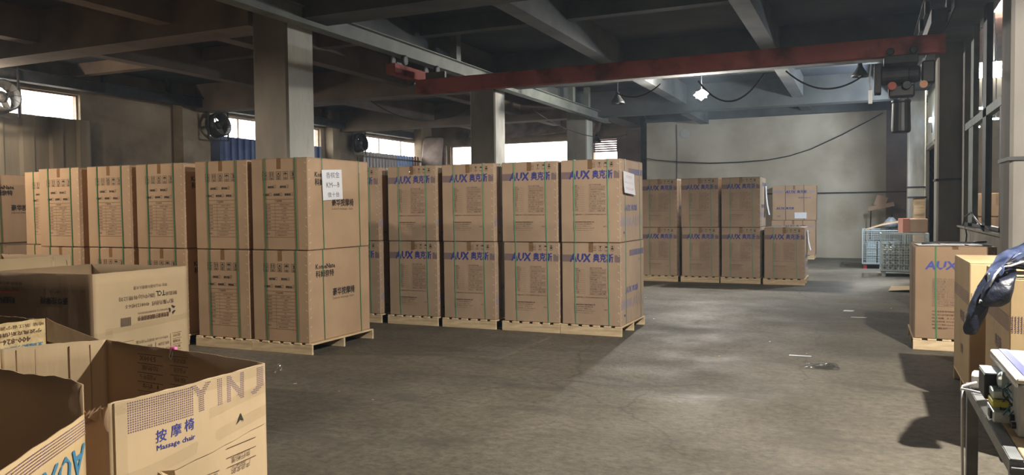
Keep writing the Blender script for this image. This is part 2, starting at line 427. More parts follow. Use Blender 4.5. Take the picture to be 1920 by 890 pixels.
# columns (front-left corner x0, y0)
def column(x0, x1, y0, y1, label, sidemat, front='column'):
    m = MB()
    c = 0.03
    vs = [(x0 + c, y0), (x1 - c, y0), (x1, y0 + c), (x1, y1 - c), (x1 - c, y1), (x0 + c, y1), (x0, y1 - c), (x0, y0 + c)]
    n = len(vs); V = [(x, y, 0.0) for x, y in vs] + [(x, y, SLAB) for x, y in vs]
    for i in range(n):
        j = (i + 1) % n
        m.add([V[i], V[j], V[j + n], V[i + n]], [(0, 1, 2, 3)], 1 if i in (2, 6) and sidemat else 0)
    m.add(V[n:], [tuple(range(n))]); m.add(V[:n], [tuple(range(n))[::-1]])
    o = struct('column', m, [MT[front], MT[sidemat or front]])
    return o
column(-8.13, -7.50, 8.97, 9.58, 0, 'col_light')
column(-8.16, -7.53, 15.95, 16.5, 0, 'col_light')
column(-8.16, -7.53, 22.3, 22.9, 0, 'col_light')
column(1.30, 1.95, 9.00, 9.60, 0, None, 'column')
column(1.19, 1.66, 15.95, 16.5, 0, None, 'column')
column(1.02, 1.42, 22.3, 22.9, 0, None, 'col_light')
for x0, x1, y0, y1 in ((1.17, 1.68, 15.93, 16.52), (1.28, 1.97, 8.98, 9.62), (1.0, 1.44, 22.28, 22.92)):
    mb = MB(); mb.box(x0, x1, y0, y1, 2.02, 2.055); struct('trim_2', mb, MT['dark'])
# pilasters of the left wall
for y0, y1 in ((15.5, 16.45), (21.95, 23.3), (27.8, 28.6)):
    mb = MB(); mb.box(XL + 0.005, XL + 0.35, y0, y1, 0, SLAB - 0.01); struct('wall_pilaster', mb, MT['wall_left'])

# beams: main girders, joists along the hall, secondary cross beams
for y0, y1 in ((2.2, 2.65), (8.95, 9.5), (15.95, 16.45), (22.35, 22.85)):
    for x0, x1 in ((XL, -8.17), (-7.49, 1.01)):
        mb = MB(); mb.box(x0, x1, y0, y1, 4.30, SLAB - 0.002); struct('ceiling_beam', mb, MT['beam_warm_lit' if x0 < -9 else 'beam'])
ys = [(-5, 2.19), (2.66, 8.94), (9.51, 15.94), (16.46, 22.34), (22.86, 25.84)]
for x0, zb in ((-4.85, 4.50), (-1.76, 4.50), (-9.95, 4.48), (-13.0, 4.48)):
    for i, (y0, y1) in enumerate(ys):
        zz = 4.27 if i == 4 and x0 == -4.85 else zb
        mb = MB(); mb.box(x0, x0 + 0.28, y0, y1, zz, SLAB - 0.003); struct('ceiling_joist', mb, MT['beam_warm_lit' if x0 < -9 else 'beam'])
for yc in (5.7, 12.5, 19.3):
    xs = [(XL + 0.02, -13.01), (-12.71, -9.96), (-9.66, -8.0), (-7.4, -4.86), (-4.56, -1.77), (-1.47, 1.6)]
    for x0, x1 in xs:
        mb = MB(); mb.box(x0, x1, yc, yc + 0.22, 4.76, SLAB - 0.004); struct('ceiling_joist', mb, MT['beam_warm_lit' if x0 < -9 else 'beam'])
mb = MB(); mb.box(-8.15, -7.55, -5, 8.96, 4.62, SLAB - 0.005); mb.box(-8.15, -7.55, 9.6, 15.94, 4.62, SLAB - 0.005); mb.box(-8.15, -7.55, 16.5, 22.3, 4.62, SLAB - 0.005); mb.box(-8.15, -7.55, 22.9, 29.2, 4.62, SLAB - 0.005)
struct('ceiling_beam', mb, MT['beam'])
mb = MB(); mb.box(1.25, 1.7, -5, 8.96, 4.45, SLAB - 0.005); mb.box(1.2, 1.66, 9.63, 15.94, 4.45, SLAB - 0.005); mb.box(1.1, 1.6, 16.53, 22.3, 4.45, SLAB - 0.005); mb.box(1.05, 1.5, 22.93, 25.84, 4.45, SLAB - 0.005)
struct('ceiling_beam', mb, MT['beam'])

# left wall: lintel rail under the spandrel, windows, cladding sheets
mb = MB(); mb.box(XL + 0.36, XL + 0.6, 7, 26.8, 4.40, 4.62); mb.box(XL + 0.30, XL + 0.66, 7, 26.8, 4.61, 4.635)
for y in (9.0, 13.0, 14.9, 21.3, 24.4): mb.box(XL + 0.42, XL + 0.52, y, y + 0.1, 4.63, SLAB - 0.01)
tag(mb.build('hanging_rail', MT['dark']), 'dark steel channel hung along the left wall above its windows', 'steel rail')
MT['frame'] = noisy('window_frame_paint', (0.35, 0.27, 0.22), (0.5, 0.4, 0.33), 6)
MT['pane'] = filmy('window_glass', (0.97, 0.97, 0.95), 0.05, 0.05)
wn = 0
def window_band(y0, y1, muls):
    global wn; wn += 1
    r = thing('window_%d' % wn, (XL - 0.12, (y0 + y1) / 2, 3.72)); r['kind'] = 'structure'
    yc = (y0 + y1) / 2
    m = MB(); m.box(-0.03, 0.03, y0 - yc, y1 - yc, 0, 0.04); m.box(-0.03, 0.03, y0 - yc, y1 - yc, 0.61, 0.65)
    m.box(-0.03, 0.03, y0 - yc, y0 - yc + 0.04, 0.04, 0.61); m.box(-0.03, 0.03, y1 - yc - 0.04, y1 - yc, 0.04, 0.61)
    m.build('window_frame', MT['frame'], r)
    ed = [y0 + 0.04] + list(muls) + [y1 - 0.04]
    for q in muls:
        MB().box(-0.025, 0.025, q - yc - 0.02, q - yc + 0.02, 0.04, 0.61).build('mullion', MT['frame'], r)
    for a, b in zip(ed, ed[1:]):
        MB().box(-0.004, 0.004, a - yc + 0.021, b - yc - 0.021, 0.041, 0.609).build('pane', MT['pane'], r)
window_band(8.0, 12.79, (9.6, 11.42))
window_band(16.55, 21.75, (18.0, 19.6))
window_band(23.55, 28.6, (25.4, 26.95))

def corr_sheet(name, y0, y1, z0, z1, x, mat, pitch, dep, label, cat):
    m = MB(); n = max(1, int((y1 - y0) / pitch)); p = (y1 - y0) / n
    prof = []
    for i in range(n):
        a = y0 + i * p
        prof += [(x, a), (x, a + p * 0.45), (x + dep, a + p * 0.55), (x + dep, a + p * 0.92)]
    prof.append((x, y1))
    V = [(a, b, z0) for a, b in prof] + [(a, b, z1) for a, b in prof]; k = len(prof)
    m.add(V, [(i, i + 1, i + 1 + k, i + k) for i in range(k - 1)])
    o = m.build(name, mat, solid=0.004); tag(o, label, cat); return o
corr_sheet('cladding_sheet', 7.5, 12.95, 0.0, 3.77, XL + 0.12, MT['plank_grey'], 0.62, 0.035, 'weathered brown ribbed sheet covering the left wall below its nearest window', 'wall sheet')
corr_sheet('cladding_sheet', 16.75, 21.2, 0.0, 3.71, XL + 0.40, MT['blue_sheet'], 0.26, 0.05, 'dark blue corrugated sheet on the left wall behind the near grey column', 'wall sheet')
sc = thing('slat_screen', (XL + 0.45, 26.1, 1.2), 'screen of narrow grey, blue and tan upright slats under the far left window', 'screen')
sl_m = [flat('slat_grey', (0.20, 0.19, 0.20), 0.5), flat('slat_blue', (0.14, 0.24, 0.48), 0.5), flat('slat_tan', (0.42, 0.26, 0.18), 0.6)]
first = {}
for i in range(26):
    c = 0 if i < 11 else (1 if i < 17 else 2)
    y = -2.55 + i * 0.205
    if c not in first:
        first[c] = MB().box(-0.015, 0.015, 0, 0.135, -1.2, 2.5).build('slat', sl_m[c], sc); o = first[c]
    else:
        o = first[c].copy(); C.objects.link(o); o.parent = sc
    o.location = (0, y, random.uniform(0.0, 0.02))
MB().box(0.016, 0.05, -2.6, 2.75, 2.3, 2.36).build('cross_rail', MT['dark'], sc)

# end wall openings: frames, shutter slats, torn tarpaulins
r = thing('window_4', (-15.1, YE + 0.12, 3.2)); r['kind'] = 'structure'
MB().box(-0.8, 0.8, -0.03, 0.03, 0, 0.05).box(-0.8, 0.8, -0.03, 0.03, 1.0, 1.05).box(-0.8, -0.75, -0.03, 0.03, 0.05, 1.0).box(0.75, 0.8, -0.03, 0.03, 0.05, 1.0).build('window_frame', MT['frame'], r)
MB().box(0.3, 0.34, -0.03, 0.03, 0.05, 1.0).build('mullion', MT['frame'], r)
MB().box(-0.74, 0.29, -0.004, 0.004, 0.05, 1.0).box(0.35, 0.74, -0.004, 0.004, 0.05, 1.0).build('pane', MT['pane'], r)
r = thing('shutter', (-9.12, YE + 0.05, 3.75), 'half-raised pinkish slatted shutter in the end wall opening beside the brown wall', 'shutter')
MT['shut'] = flat('shutter_slat', (0.45, 0.27, 0.24), 0.6)
s0 = MB().box(-0.47, 0.47, -0.02, 0.02, 0.0, 0.06).build('slat', MT['shut'], r, bevel=0.008)
for i in range(1, 6):
    o = s0.copy(); C.objects.link(o); o.parent = r; o.location = (0, 0, 0.085 * i)
MB().box(-0.47, -0.43, 0.021, 0.04, 0, 0.5).build('side_rail', MT['dark'], r); MB().box(0.43, 0.47, 0.021, 0.04, 0, 0.5).build('side_rail', MT['dark'], r)
# left end pieces near the brown wall: a plywood sheet and a dark post
tag(MB().box(-7.55, -6.75, 26.6, 26.64, 0, 4.28).build('plywood_sheet', MT['wall_brown']), 'tall reddish brown plywood sheet standing left of the back wall', 'board')
tag(MB().box(-6.86, -6.66, 26.0, 26.2, 0, 4.6).build('steel_post', MT['dark']), 'dark steel post at the left end of the back wall', 'post')

def tarp(name, pts, mat, label):
    """crumpled sheet slung between points: grid of rows"""
    m = MB(); nr = len(pts); nc = len(pts[0]); V = [p for row in pts for p in row]
    m.add(V, [(i * nc + j, i * nc + j + 1, (i + 1) * nc + j + 1, (i + 1) * nc + j) for i in range(nr - 1) for j in range(nc - 1)])
    o = m.build(name, mat, smooth=True, solid=0.01)
    md = o.modifiers.new('s', 'SUBSURF'); md.levels = md.render_levels = 1
    return tag(o, label, 'tarpaulin')
MT['tarp'] = noisy('grubby_tarpaulin', (0.20, 0.15, 0.13), (0.34, 0.26, 0.22), 3, 5, 0.6, 0.2, 12)
rows = []
for i in range(4):
    rows.append([(-14.6 + j * 0.62, 28.2 + 0.25 * math.sin(j * 1.7 + i), 5.03 - (i > 0) * (i * 0.17 + 0.10 * math.sin(j * PI / 7) + random.uniform(0, 0.10))) for j in range(8)])
tarp('torn_tarpaulin', rows, MT['tarp'], 'torn brown tarpaulin sagging from the ceiling above the bright far opening')
rows = []
for i in range(4):
    rows.append([(-9.5 + j * 0.24, 27.1 + 0.2 * math.sin(j * 2.1 + i), 5.03 - (i > 0) * (i * 0.2 + 0.16 * math.sin(j * PI / 4) + random.uniform(0, 0.1))) for j in range(5)])
tarp('torn_tarpaulin', rows, MT['tarp'], 'crumpled brown tarpaulin hanging above the pinkish slatted shutter')
rows = []
for i in range(4):
    rows.append([(-16.3 + j * 0.25, 27.7 - i * 0.1, 4.6 - i * 0.55 + random.uniform(-0.08, 0.08)) for j in range(5)])
tarp('torn_tarpaulin', rows, MT['tarp'], 'ragged tarpaulin hanging in the far left corner between two windows')
MT['spot_pole'] = noisy('rusty_pipe', (0.2, 0.15, 0.13), (0.3, 0.23, 0.2), 5)
tag(MB().tube([(-15.95, 28.9, 0), (-15.95, 28.9, 4.25)], 0.07, 8).build('drain_pipe', MT['spot_pole']), 'pale upright drain pipe in the far left corner of the hall', 'pipe')

# right side: sill wall, frame and glass between the near and second right columns, and the bay beyond
MT['sill'] = noisy('sill_plaster', (0.20, 0.175, 0.14), (0.30, 0.27, 0.22), 2, 6)
mb = MB(); mb.box(1.55, 1.70, 9.61, 15.94, 0, 1.2); mb.box(1.5, 1.75, 9.61, 15.94, 1.2, 1.23)
struct('wall_right', mb, MT['sill'])
MT['green_frame'] = noisy('green_grey_frame', (0.11, 0.135, 0.125), (0.17, 0.20, 0.185), 4, 4, 0.6)
r = thing('window_5', (1.62, 12.8, 1.23)); r['kind'] = 'structure'
def wbar(y0, y1, z0, z1, nm='window_bar', mt='green_frame', dx=0.04):
    MB().box(-dx, dx, y0 - 12.8, y1 - 12.8, z0 - 1.23, z1 - 1.23).build(nm, MT[mt], r)
wbar(9.62, 15.93, 2.85, 2.97, 'transom')
wbar(15.55, 15.93, 1.24, 4.44, 'post', 'column', 0.05)
wbar(14.45, 15.0, 1.24, 2.84, 'post'); wbar(13.0, 13.35, 1.24, 4.44, 'post', 'dark'); wbar(11.6, 11.75, 1.24, 2.84, 'post', 'dark')
wbar(14.45, 14.8, 2.98, 4.44, 'post'); wbar(9.62, 9.8, 1.24, 4.44, 'post', 'column', 0.05)
wbar(9.62, 15.93, 1.24, 1.29, 'window_bar', 'dark')
for a, b, z0, z1 in ((13.36, 14.44, 1.30, 2.84), (11.76, 12.99, 1.30, 2.84), (9.81, 11.59, 1.30, 2.84), (13.36, 14.44, 2.98, 4.43), (9.81, 12.99, 2.98, 4.43)):
    wbar(a, b, z0, z1, 'pane', 'pane', 0.004)
# the wall between the second and third right columns with its doorway
MT['pale'] = noisy('pale_green_plaster', (0.42, 0.44, 0.38), (0.52, 0.54, 0.47), 2, 5)
mb = MB(); mb.box(1.45, 1.60, 16.51, 19.2, 0, 4.44); mb.box(1.45, 1.6, 21.6, 22.3, 0, 4.44); mb.box(1.45, 1.6, 19.2, 21.6, 2.9, 4.44); mb.box(1.30, 1.45, 22.91, 25.84, 0, 4.44)
struct('wall_right', mb, MT['pale'])
mb = MB(); mb.box(1.38, 1.66, 19.08, 19.2, 0, 2.95); mb.box(1.38, 1.66, 21.6, 21.72, 0, 2.95); mb.box(1.38, 1.66, 19.2, 21.6, 2.9, 3.0)
struct('door_1', mb, MT['column'])
# bay beyond the glass
mb = MB(); mb.box(9.4, 9.6, -5, 35, 0, 6.9); struct('wall_far_right', mb, MT['wall_left'])
m = MB(); n = 96
prof = [(-5.2 + 0.42 * i, 6.5 + (0.04 if i % 2 else -0.04)) for i in range(n)]
V = [(1.95, y, z) for y, z in prof] + [(9.6, y, z) for y, z in prof]
m.add(V, [(i, i + 1, i + 1 + n, i + n) for i in range(n - 1)])
MT['roof_red'] = noisy('reddish_roof_sheet', (0.30, 0.17, 0.15), (0.42, 0.27, 0.24), 1.5, 4, 0.5)
o = m.build('ceiling_right', MT['roof_red'], solid=0.01); o['kind'] = 'structure'

# ------------------------------------------------------------------ pallets
def make_pallet(w, d, wood='wood', h=0.125):
    p = thing('pallet', (0, 0, 0))
    st = MB().box(-w / 2, w / 2, -0.014, 0.014, 0.0, h - 0.02).build('stringer', MT[wood], p, bevel=0.003, loc=(0, -d / 2 + 0.014, 0))
    for y in (0, d / 2 - 0.014):
        o = st.copy(); C.objects.link(o); o.parent = p; o.location = (0, y, 0)
    n = 6; sw = 0.095
    sl = MB().box(-sw / 2, sw / 2, -d / 2, d / 2, h - 0.019, h).build('deck_slat', MT[wood], p, bevel=0.003)
    for i in range(n):
        x = -w / 2 + sw / 2 + (w - sw) * i / (n - 1)
        o = sl if i == 0 else sl.copy()
        if i: C.objects.link(o); o.parent = p
        o.location = (x, random.uniform(-0.004, 0.004), 0)
    return p
PH = 0.127   # where cartons stand

# ------------------------------------------------------------------ cartons
def strap_x(w, d, h, y, t=0.0022, wd=0.013, bow=0.012):
    """loop over the top and down both side faces (in the XZ plane)"""
    m = MB(); N = 8
    for s in (-1, 1):
        for i in range(N):
            z0 = h * i / N; z1 = h * (i + 1) / N
            o0 = bow * (1 - i / N) ** 2; o1 = bow * (1 - (i + 1) / N) ** 2
            X = s * (w / 2 + 0.0045)
            a = [(X, y - wd / 2 + o0, z0), (X, y + wd / 2 + o0, z0), (X, y + wd / 2 + o1, z1), (X, y - wd / 2 + o1, z1)]
            m.add(a + [(p[0] + s * t, p[1], p[2]) for p in a], [(0, 1, 2, 3), (7, 6, 5, 4), (0, 4, 5, 1), (2, 6, 7, 3), (1, 5, 6, 2), (3, 7, 4, 0)])
    m.box(-w / 2 - 0.006, w / 2 + 0.006, y - wd / 2, y + wd / 2, h + 0.003, h + 0.003 + t)
    return m
def strap_y(w, d, h, x, t=0.0022, wd=0.014, bow=0.012):
    m = MB(); N = 8
    for s in (-1, 1):
        for i in range(N):
            z0 = h * i / N; z1 = h * (i + 1) / N
            o0 = bow * (1 - i / N) ** 2; o1 = bow * (1 - (i + 1) / N) ** 2
            Y = s * (d / 2 + 0.0045)
            a = [(x - wd / 2 + o0, Y, z0), (x + wd / 2 + o0, Y, z0), (x + wd / 2 + o1, Y, z1), (x - wd / 2 + o1, Y, z1)]
            m.add(a + [(p[0], p[1] + s * t, p[2]) for p in a], [(3, 2, 1, 0), (4, 5, 6, 7), (1, 5, 4, 0), (3, 7, 6, 2), (2, 6, 5, 1), (0, 4, 7, 3)])
    m.box(x - wd / 2, x + wd / 2, -d / 2 - 0.006, d / 2 + 0.006, h + 0.003, h + 0.003 + t)
    return m
def staples(w, d, h):
    m = MB()
    for i in range(10):
        z = h * (0.06 + 0.098 * i)
        T = Matrix.Translation((w / 2 - 0.028, -d / 2 - 0.001, z)) @ Matrix.Rotation(R(35), 4, 'Y')
        m.box(-0.014, 0.014, -0.0015, 0.0, -0.0016, 0.0016, 0, T)
        T = Matrix.Translation((w / 2 + 0.001, -d / 2 + 0.03, z + 0.02)) @ Matrix.Rotation(R(35), 4, 'X')
        m.box(0, 0.0015, -0.014, 0.014, -0.0016, 0.0016, 0, T)
    return m
def make_carton(w, d, h, mat, straps='strap', sx=(0.24, 0.79), sy=(0.22, 0.83), tape_drop=0.12):
    b = thing('carton', (0, 0, 0))
    body = MB().box(-w / 2, w / 2, -d / 2, d / 2, 0, h - 0.005)
    body.build('body', MT[mat], b, bevel=0.007)
    fl = MB().box(-w / 2 + 0.002, -0.002, -d / 2 + 0.002, d / 2 - 0.002, h - 0.0048, h).build('top_flap', MT[mat], b)
    f2 = fl.copy(); C.objects.link(f2); f2.parent = b; f2.location = (w / 2, 0, 0)
    m = MB(); m.box(-0.03, 0.03, -d / 2 - 0.001, d / 2 + 0.001, h + 0.0005, h + 0.0012); m.box(-0.03, 0.03, -d / 2 - 0.0012, -d / 2 - 0.0006, h - tape_drop, h + 0.001)
    m.build('tape', MT['tape'], b)
    if straps:
        for u in sx: strap_y(w, d, h, -w / 2 + u * w).build('strap', MT[straps], b)
        for u in sy: strap_x(w, d, h, -d / 2 + u * d).build('strap', MT[straps], b)
        o = staples(w, d, h).build('staples', MT['staple'], b); o['kind'] = 'stuff'
    return b

# printed faces ------------------------------------------------------------
def print_massage_front(w, h):
    p = PR(); s = 0.066 * w / 0.78
    icons(p, w * 0.205, h * 0.145, s, s * 0.47)
    for x, t in ((0.30, '加热版'), (0.52, '豪华版')):
        p.text(t, w * x, h * 0.298, h=h * 0.026, bold=0.02); p.frame(w * (x + 0.115), h * 0.292, 0.026, 0.032, 0.002)
    p.poly([(w * 0.64, h * 0.30), (w * 0.65, h * 0.315), (w * 0.68, h * 0.28), (w * 0.652, h * 0.32)], 'ink')
    for x, t in ((0.215, '香槟式'), (0.405, '经典黑'), (0.60, '摩登金')):
        p.text(t, w * x, h * 0.382, h=h * 0.026, bold=0.02); p.frame(w * (x + 0.115), h * 0.376, 0.026, 0.032, 0.002)
    x0, x1, y0, y1 = w * 0.225, w * 0.77, h * 0.445, h * 0.86
    k = 'ink_brown'; t = 0.0025
    rowh = (y1 - y0) / 11.2
    p.rect(x0, y0, x1 - x0, t, k); p.text('产品参数', x0 + (x1 - x0) * 0.36, y0 + rowh * 0.22, h=rowh * 0.62, k='ink_brown')
    lab = ['产品型号', '产品名称', '额定电压', '额定频率', '额定功率', '产品重量', '外箱尺寸', '执行标准']
    val = ['KMNT-1688 A', '按摩椅', '220V~', '50Hz', '加热型 150W', '78kg', '1170x780x1030', 'GB4706.1-2005']
    xm = x0 + (x1 - x0) * 0.36
    y = y0 + rowh * 1.15
    for a, b_ in zip(lab, val):
        p.rect(x0, y, x1 - x0, t * 0.8, k)
        p.text(a, x0 + 0.012, y + rowh * 0.24, h=rowh * 0.5, k='ink_brown')
        p.text(b_, xm + (x1 - xm) * 0.5 - len(b_) * 0.0065, y + rowh * 0.28, h=rowh * 0.42, k='ink_soft'); y += rowh
    p.rect(x0, y, x1 - x0, t * 0.8, k); p.text('制造商', x0 + 0.018, y + rowh * 0.8, h=rowh * 0.5, k=k)
    p.text('深圳市科姆奈特科技', xm + 0.02, y + rowh * 0.3, h=rowh * 0.4, k='ink_soft'); p.rect(xm, y + rowh, x1 - xm, t * 0.7, k)
    p.text('健康科技有限公司', xm + 0.03, y + rowh * 1.3, h=rowh * 0.4, k='ink_soft')
    p.rect(x0, y1, x1 - x0, t, k); p.rect(xm, y0 + rowh * 1.15, t * 0.8, y1 - y0 - rowh * 1.15, k)
    return p
def print_massage_side(d, h):
    p = PR()
    p.text('KomeNate', d * 0.11, h * 0.155, d * 0.30, h * 0.052, 'ink', 0.035)
    p.text('科姆奈特', d * 0.11, h * 0.225, d * 0.28, h * 0.075, 'ink', 0.03)
    p.text('豪华按摩椅', d * 0.37, h * 0.44, d * 0.36, h * 0.085, 'ink', 0.03)
    p.text('Luxury massage chair', d * 0.37, h * 0.54, d * 0.35, h * 0.035, 'ink_brown', 0.0)
    return p
def logo_aux(p, x, y, w, h, k='ink_blue', turn=False):
    p.text('AUX', x, y, w * 0.47, h, k, 0.055, 0.10, lift=0.0004); p.text('奥克斯', x + w * 0.53, y - h * 0.05, w * 0.45, h * 1.08, k, 0.03, lift=0.0004)
def print_ac_front(w, h):
    p = PR()
    p.rect(0.006, h * 0.145, w * 0.16, h * 0.085, 'ink_violet'); p.rect(w * 0.90, h * 0.145, w * 0.1 - 0.006, h * 0.085, 'ink_violet')
    p.poly([(w * 0.17, h * 0.23), (w * 0.19, h * 0.145), (w * 0.165, h * 0.145), (w * 0.16, h * 0.23)], 'ink_violet')
    logo_aux(p, w * 0.145, h * 0.135, w * 0.745, h * 0.095)
    s = 0.05
    for i in range(4):
        X = w * 0.53 + i * w * 0.1
        p.frame(X, h * 0.03, s, s * 1.25, 0.002, 'ink_soft')
        if i == 0: p.rect(X + 0.013, h * 0.04, 0.005, s * 0.8, 'ink'); p.rect(X + 0.031, h * 0.04, 0.005, s * 0.8, 'ink')
        if i == 1: p.poly([(X + 0.01, h * 0.038), (X + 0.025, h * 0.062), (X + 0.04, h * 0.038)], 'ink'); p.rect(X + 0.0225, h * 0.06, 0.005, s * 0.5, 'ink')
        if i == 2: p.poly([(X + 0.006, h * 0.056), (X + 0.044, h * 0.056), (X + 0.036, h * 0.04), (X + 0.014, h * 0.04)], 'ink')
        if i == 3: p.rect(X + 0.015, h * 0.038, 0.02, 0.014, 'ink'); p.rect(X + 0.01, h * 0.058, 0.03, 0.02, 'ink')
        p.rect(X + 0.004, h * 0.092, s * 0.8, 0.005, 'ink_soft')
    k = 'ink_soft'
    L1 = ['产品型号', '额定制冷量', '额定功率', '额定电流', '循环风量', '防水等级', '电源规格', '制冷剂', '净质量', '毛质量', '外形尺寸', '生产日期']
    for i, t in enumerate(L1):
        y = h * (0.305 + 0.0265 * i)
        p.text(t, w * 0.205, y, h=h * 0.016, k=k); p.rect(w * 0.205, y + h * 0.021, w * 0.2, 0.0018, k)
    R1 = ['空气调节器', 'KFR-35GW BpR3 室内机', '冷暖变频分体挂壁式', '3500W 低温制冷 1020W', 'R410A 220V~ 50Hz', '质量 11kg', '870 x 285 x 195', '产品执行标准编号', 'GB 7725 GB 4706.32', '能效等级 三级', '宁波奥克斯空调', '出厂编号']
    for i, t in enumerate(R1):
        y = h * (0.295 + 0.0285 * i)
        p.text(t, w * 0.485, y, w * (0.27 if i % 3 else 0.2), h * 0.016, k); p.rect(w * 0.47, y + h * 0.021, w * 0.3, 0.0018, k)
    p.text('注意事项', w * 0.205, h * 0.655, h=h * 0.016, k=k); p.text('请勿倒置 小心轻放 防潮防晒 堆码层数不超过三层', w * 0.27, h * 0.655, w * 0.5, h * 0.015, k)
    for i, t in enumerate(('宁波奥克斯电气股份有限公司', '地址 浙江省宁波市鄞州区', '邮编 315191 电话 0574', '服务热线 400-826-8268', '网址 www.auxgroup.com')):
        p.text(t, w * 0.205, h * (0.745 + 0.025 * i), w * (0.36 - 0.03 * (i % 3)), h * 0.015, 'ink_brown' if i == 0 else k, 0.02 if i == 0 else 0)
    for x in (0.70, 0.80):
        for y in (0.75, 0.87): p.rect(w * x, h * y, 0.012, 0.002, k); p.rect(w * x + (0 if x < 0.75 else 0.012), h * y, 0.002, 0.012, k)
    p.text('合格证', w * 0.715, h * 0.80, h=h * 0.015, k=k)
    return p
def print_ac_side(d, h):
    p = PR(); k = 'ink_lilac'
    p.rect(d * 0.35, h * 0.10, d * 0.63, h * 0.075, 'ink_violet'); logo_aux(p, d * 0.50, h * 0.11, d * 0.46, h * 0.06, 'ink_pale_blue')
    p.text('空调', d * 0.74, h * 0.22, h=h * 0.035, k='ink_pale_blue')
    logo_aux(p, d * 0.18, h * 0.55, d * 0.55, h * 0.07, 'ink_pale_blue')
    for i in range(10): p.rect(0.01 + i * d * 0.045, h * 0.70, d * 0.04, h * 0.105, k)
    p.text('AUX', d * 0.48, h * 0.69, d * 0.5, h * 0.12, k, 0.05, 0.15, lift=0.0004)
    p.text('本品', d * 0.12, h * 0.87, h=h * 0.03, k='ink_blue', bold=0.02); p.rect(d * 0.11, h * 0.91, d * 0.14, 0.004, 'ink_lilac')
    return p

# massage chair cartons: two high, six stacks in a row, one more stack behind at the far left
KW, KD, KH = 0.79, 1.17, 1.03
km = make_carton(KW, KD, KH, 'kraft')
print_massage_front(KW, KH).build('front_print', on_front(KW, KD, KH), km)
print_massage_side(KD, KH).build('side_print', on_right(KW, KD, KH), km)
kx = [(-6.0, 7.0, 'stack nearest the aisle in the massage chair row'),
      (-6.86, 7.0, 'second stack from the aisle in the massage chair row'),
      (-7.86, 7.02, 'third stack from the aisle in the massage chair row'),
      (-8.74, 7.03, 'fourth stack from the aisle in the massage chair row'),
      (-9.67, 7.02, 'fifth stack from the aisle in the massage chair row'),
      (-10.60, 7.45, 'set-back sixth stack of the massage chair row'),
      (-12.30, 7.42, 'stack at the far left edge showing its lettered side')]
MT['paper_k'] = MT['paper']
pal = make_pallet(0.86, 1.2)
first_p = True; used = False
for i, (x, yf, where) in enumerate(kx):
    yc = yf + KD / 2
    rz = R(random.uniform(-0.4, 0.4))
    p = pal if i == 0 else dup(pal, (0, 0, 0))
    p.location = (x, yc, 0)
    tag(p, 'pallet under the ' + where, 'pallet', 'pallets under the massage chair cartons')
    for lv in (0, 1):
        z = PH + lv * (KH + 0.004) + (0.003 * lv)
        lab = ('lower' if lv == 0 else 'upper') + ' carton of the ' + where
        if not used: c = km; used = True
        else: c = dup(km, (0, 0, 0))
        c.location = (x + random.uniform(-0.008, 0.008) - 0.0 * lv, yc + random.uniform(-0.006, 0.006), z); c.rotation_euler = (0, 0, rz + R(random.uniform(-0.3, 0.3)))
        tag(c, lab, 'carton', 'massage chair cartons stacked two high')

# air conditioner cartons
AW, AD, AH = 0.775, 1.08, 1.035
am = make_carton(AW, AD, AH, 'kraft_pink', 'strap_pale', (0.225, 0.795), (0.2, 0.85))
print_ac_front(AW, AH).build('front_print', on_front(AW, AD, AH), am)
print_ac_side(AD, AH).build('side_print', on_right(AW, AD, AH), am)
AY = 9.38
ax = [(-3.125, 'rightmost stack in the middle row of blue-lettered cartons'),
      (-3.945, 'second stack from the right in the middle row of blue-lettered cartons'),
      (-4.845, 'third stack from the right in the middle row of blue-lettered cartons'),
      (-5.725, 'fourth stack from the right in the middle row of blue-lettered cartons'),
      (-6.64, 'half-hidden leftmost stack in the middle row of blue-lettered cartons')]
apal = dup(pal, (0, 0, 0)); used = False
for i, (x, where) in enumerate(ax):
    yc = AY + AD / 2
    p = apal if i == 0 else dup(apal, (0, 0, 0))
    p.location = (x, yc, 0); p.scale = (0.945, 0.93, 1)
    tag(p, 'pallet under the ' + where, 'pallet', 'pallets under the middle row')
    for lv in (0, 1):
        z = PH + lv * (AH + 0.007)
        c = am if not used else dup(am, (0, 0, 0)); used = True
        c.location = (x + random.uniform(-0.008, 0.008), yc + random.uniform(-0.006, 0.006), z); c.rotation_euler = (0, 0, R(random.uniform(-0.5, 0.5)))
        tag(c, ('lower' if lv == 0 else 'upper') + ' carton of the ' + where, 'carton', 'blue-lettered cartons of the middle row')
# far row, partly in shadow
dk = [(-2.33, 2, 'rightmost two-high stack of the far shaded row'), (-3.165, 2, 'middle two-high stack of the far shaded row'),
      (-4.03, 2, 'leftmost visible stack of the far shaded row'), (-1.47, 1, 'single-height pile at the right end of the far shaded row')]
for x, n, where in dk:
    yf = 16.79 if n == 2 else 16.74
    yc = yf + AD / 2 + (0.0 if n == 2 else 0.0)
    p = dup(apal, (x, yc, 0)); p.scale = (0.94, 0.93, 1)
    tag(p, 'pallet under the ' + where, 'pallet', 'pallets under the far row')
    for lv in range(n):
        c = dup(am, (x + random.uniform(-0.006, 0.006), yc, PH + lv * (AH + 0.007)), R(random.uniform(-0.4, 0.4)))
        lab = ('lower' if lv == 0 else 'upper') + ' carton of the ' + where
        if n == 1: lab = 'lone carton standing one high at the right end of the far shaded row'
        tag(c, lab, 'carton', 'blue-lettered cartons of the far row')
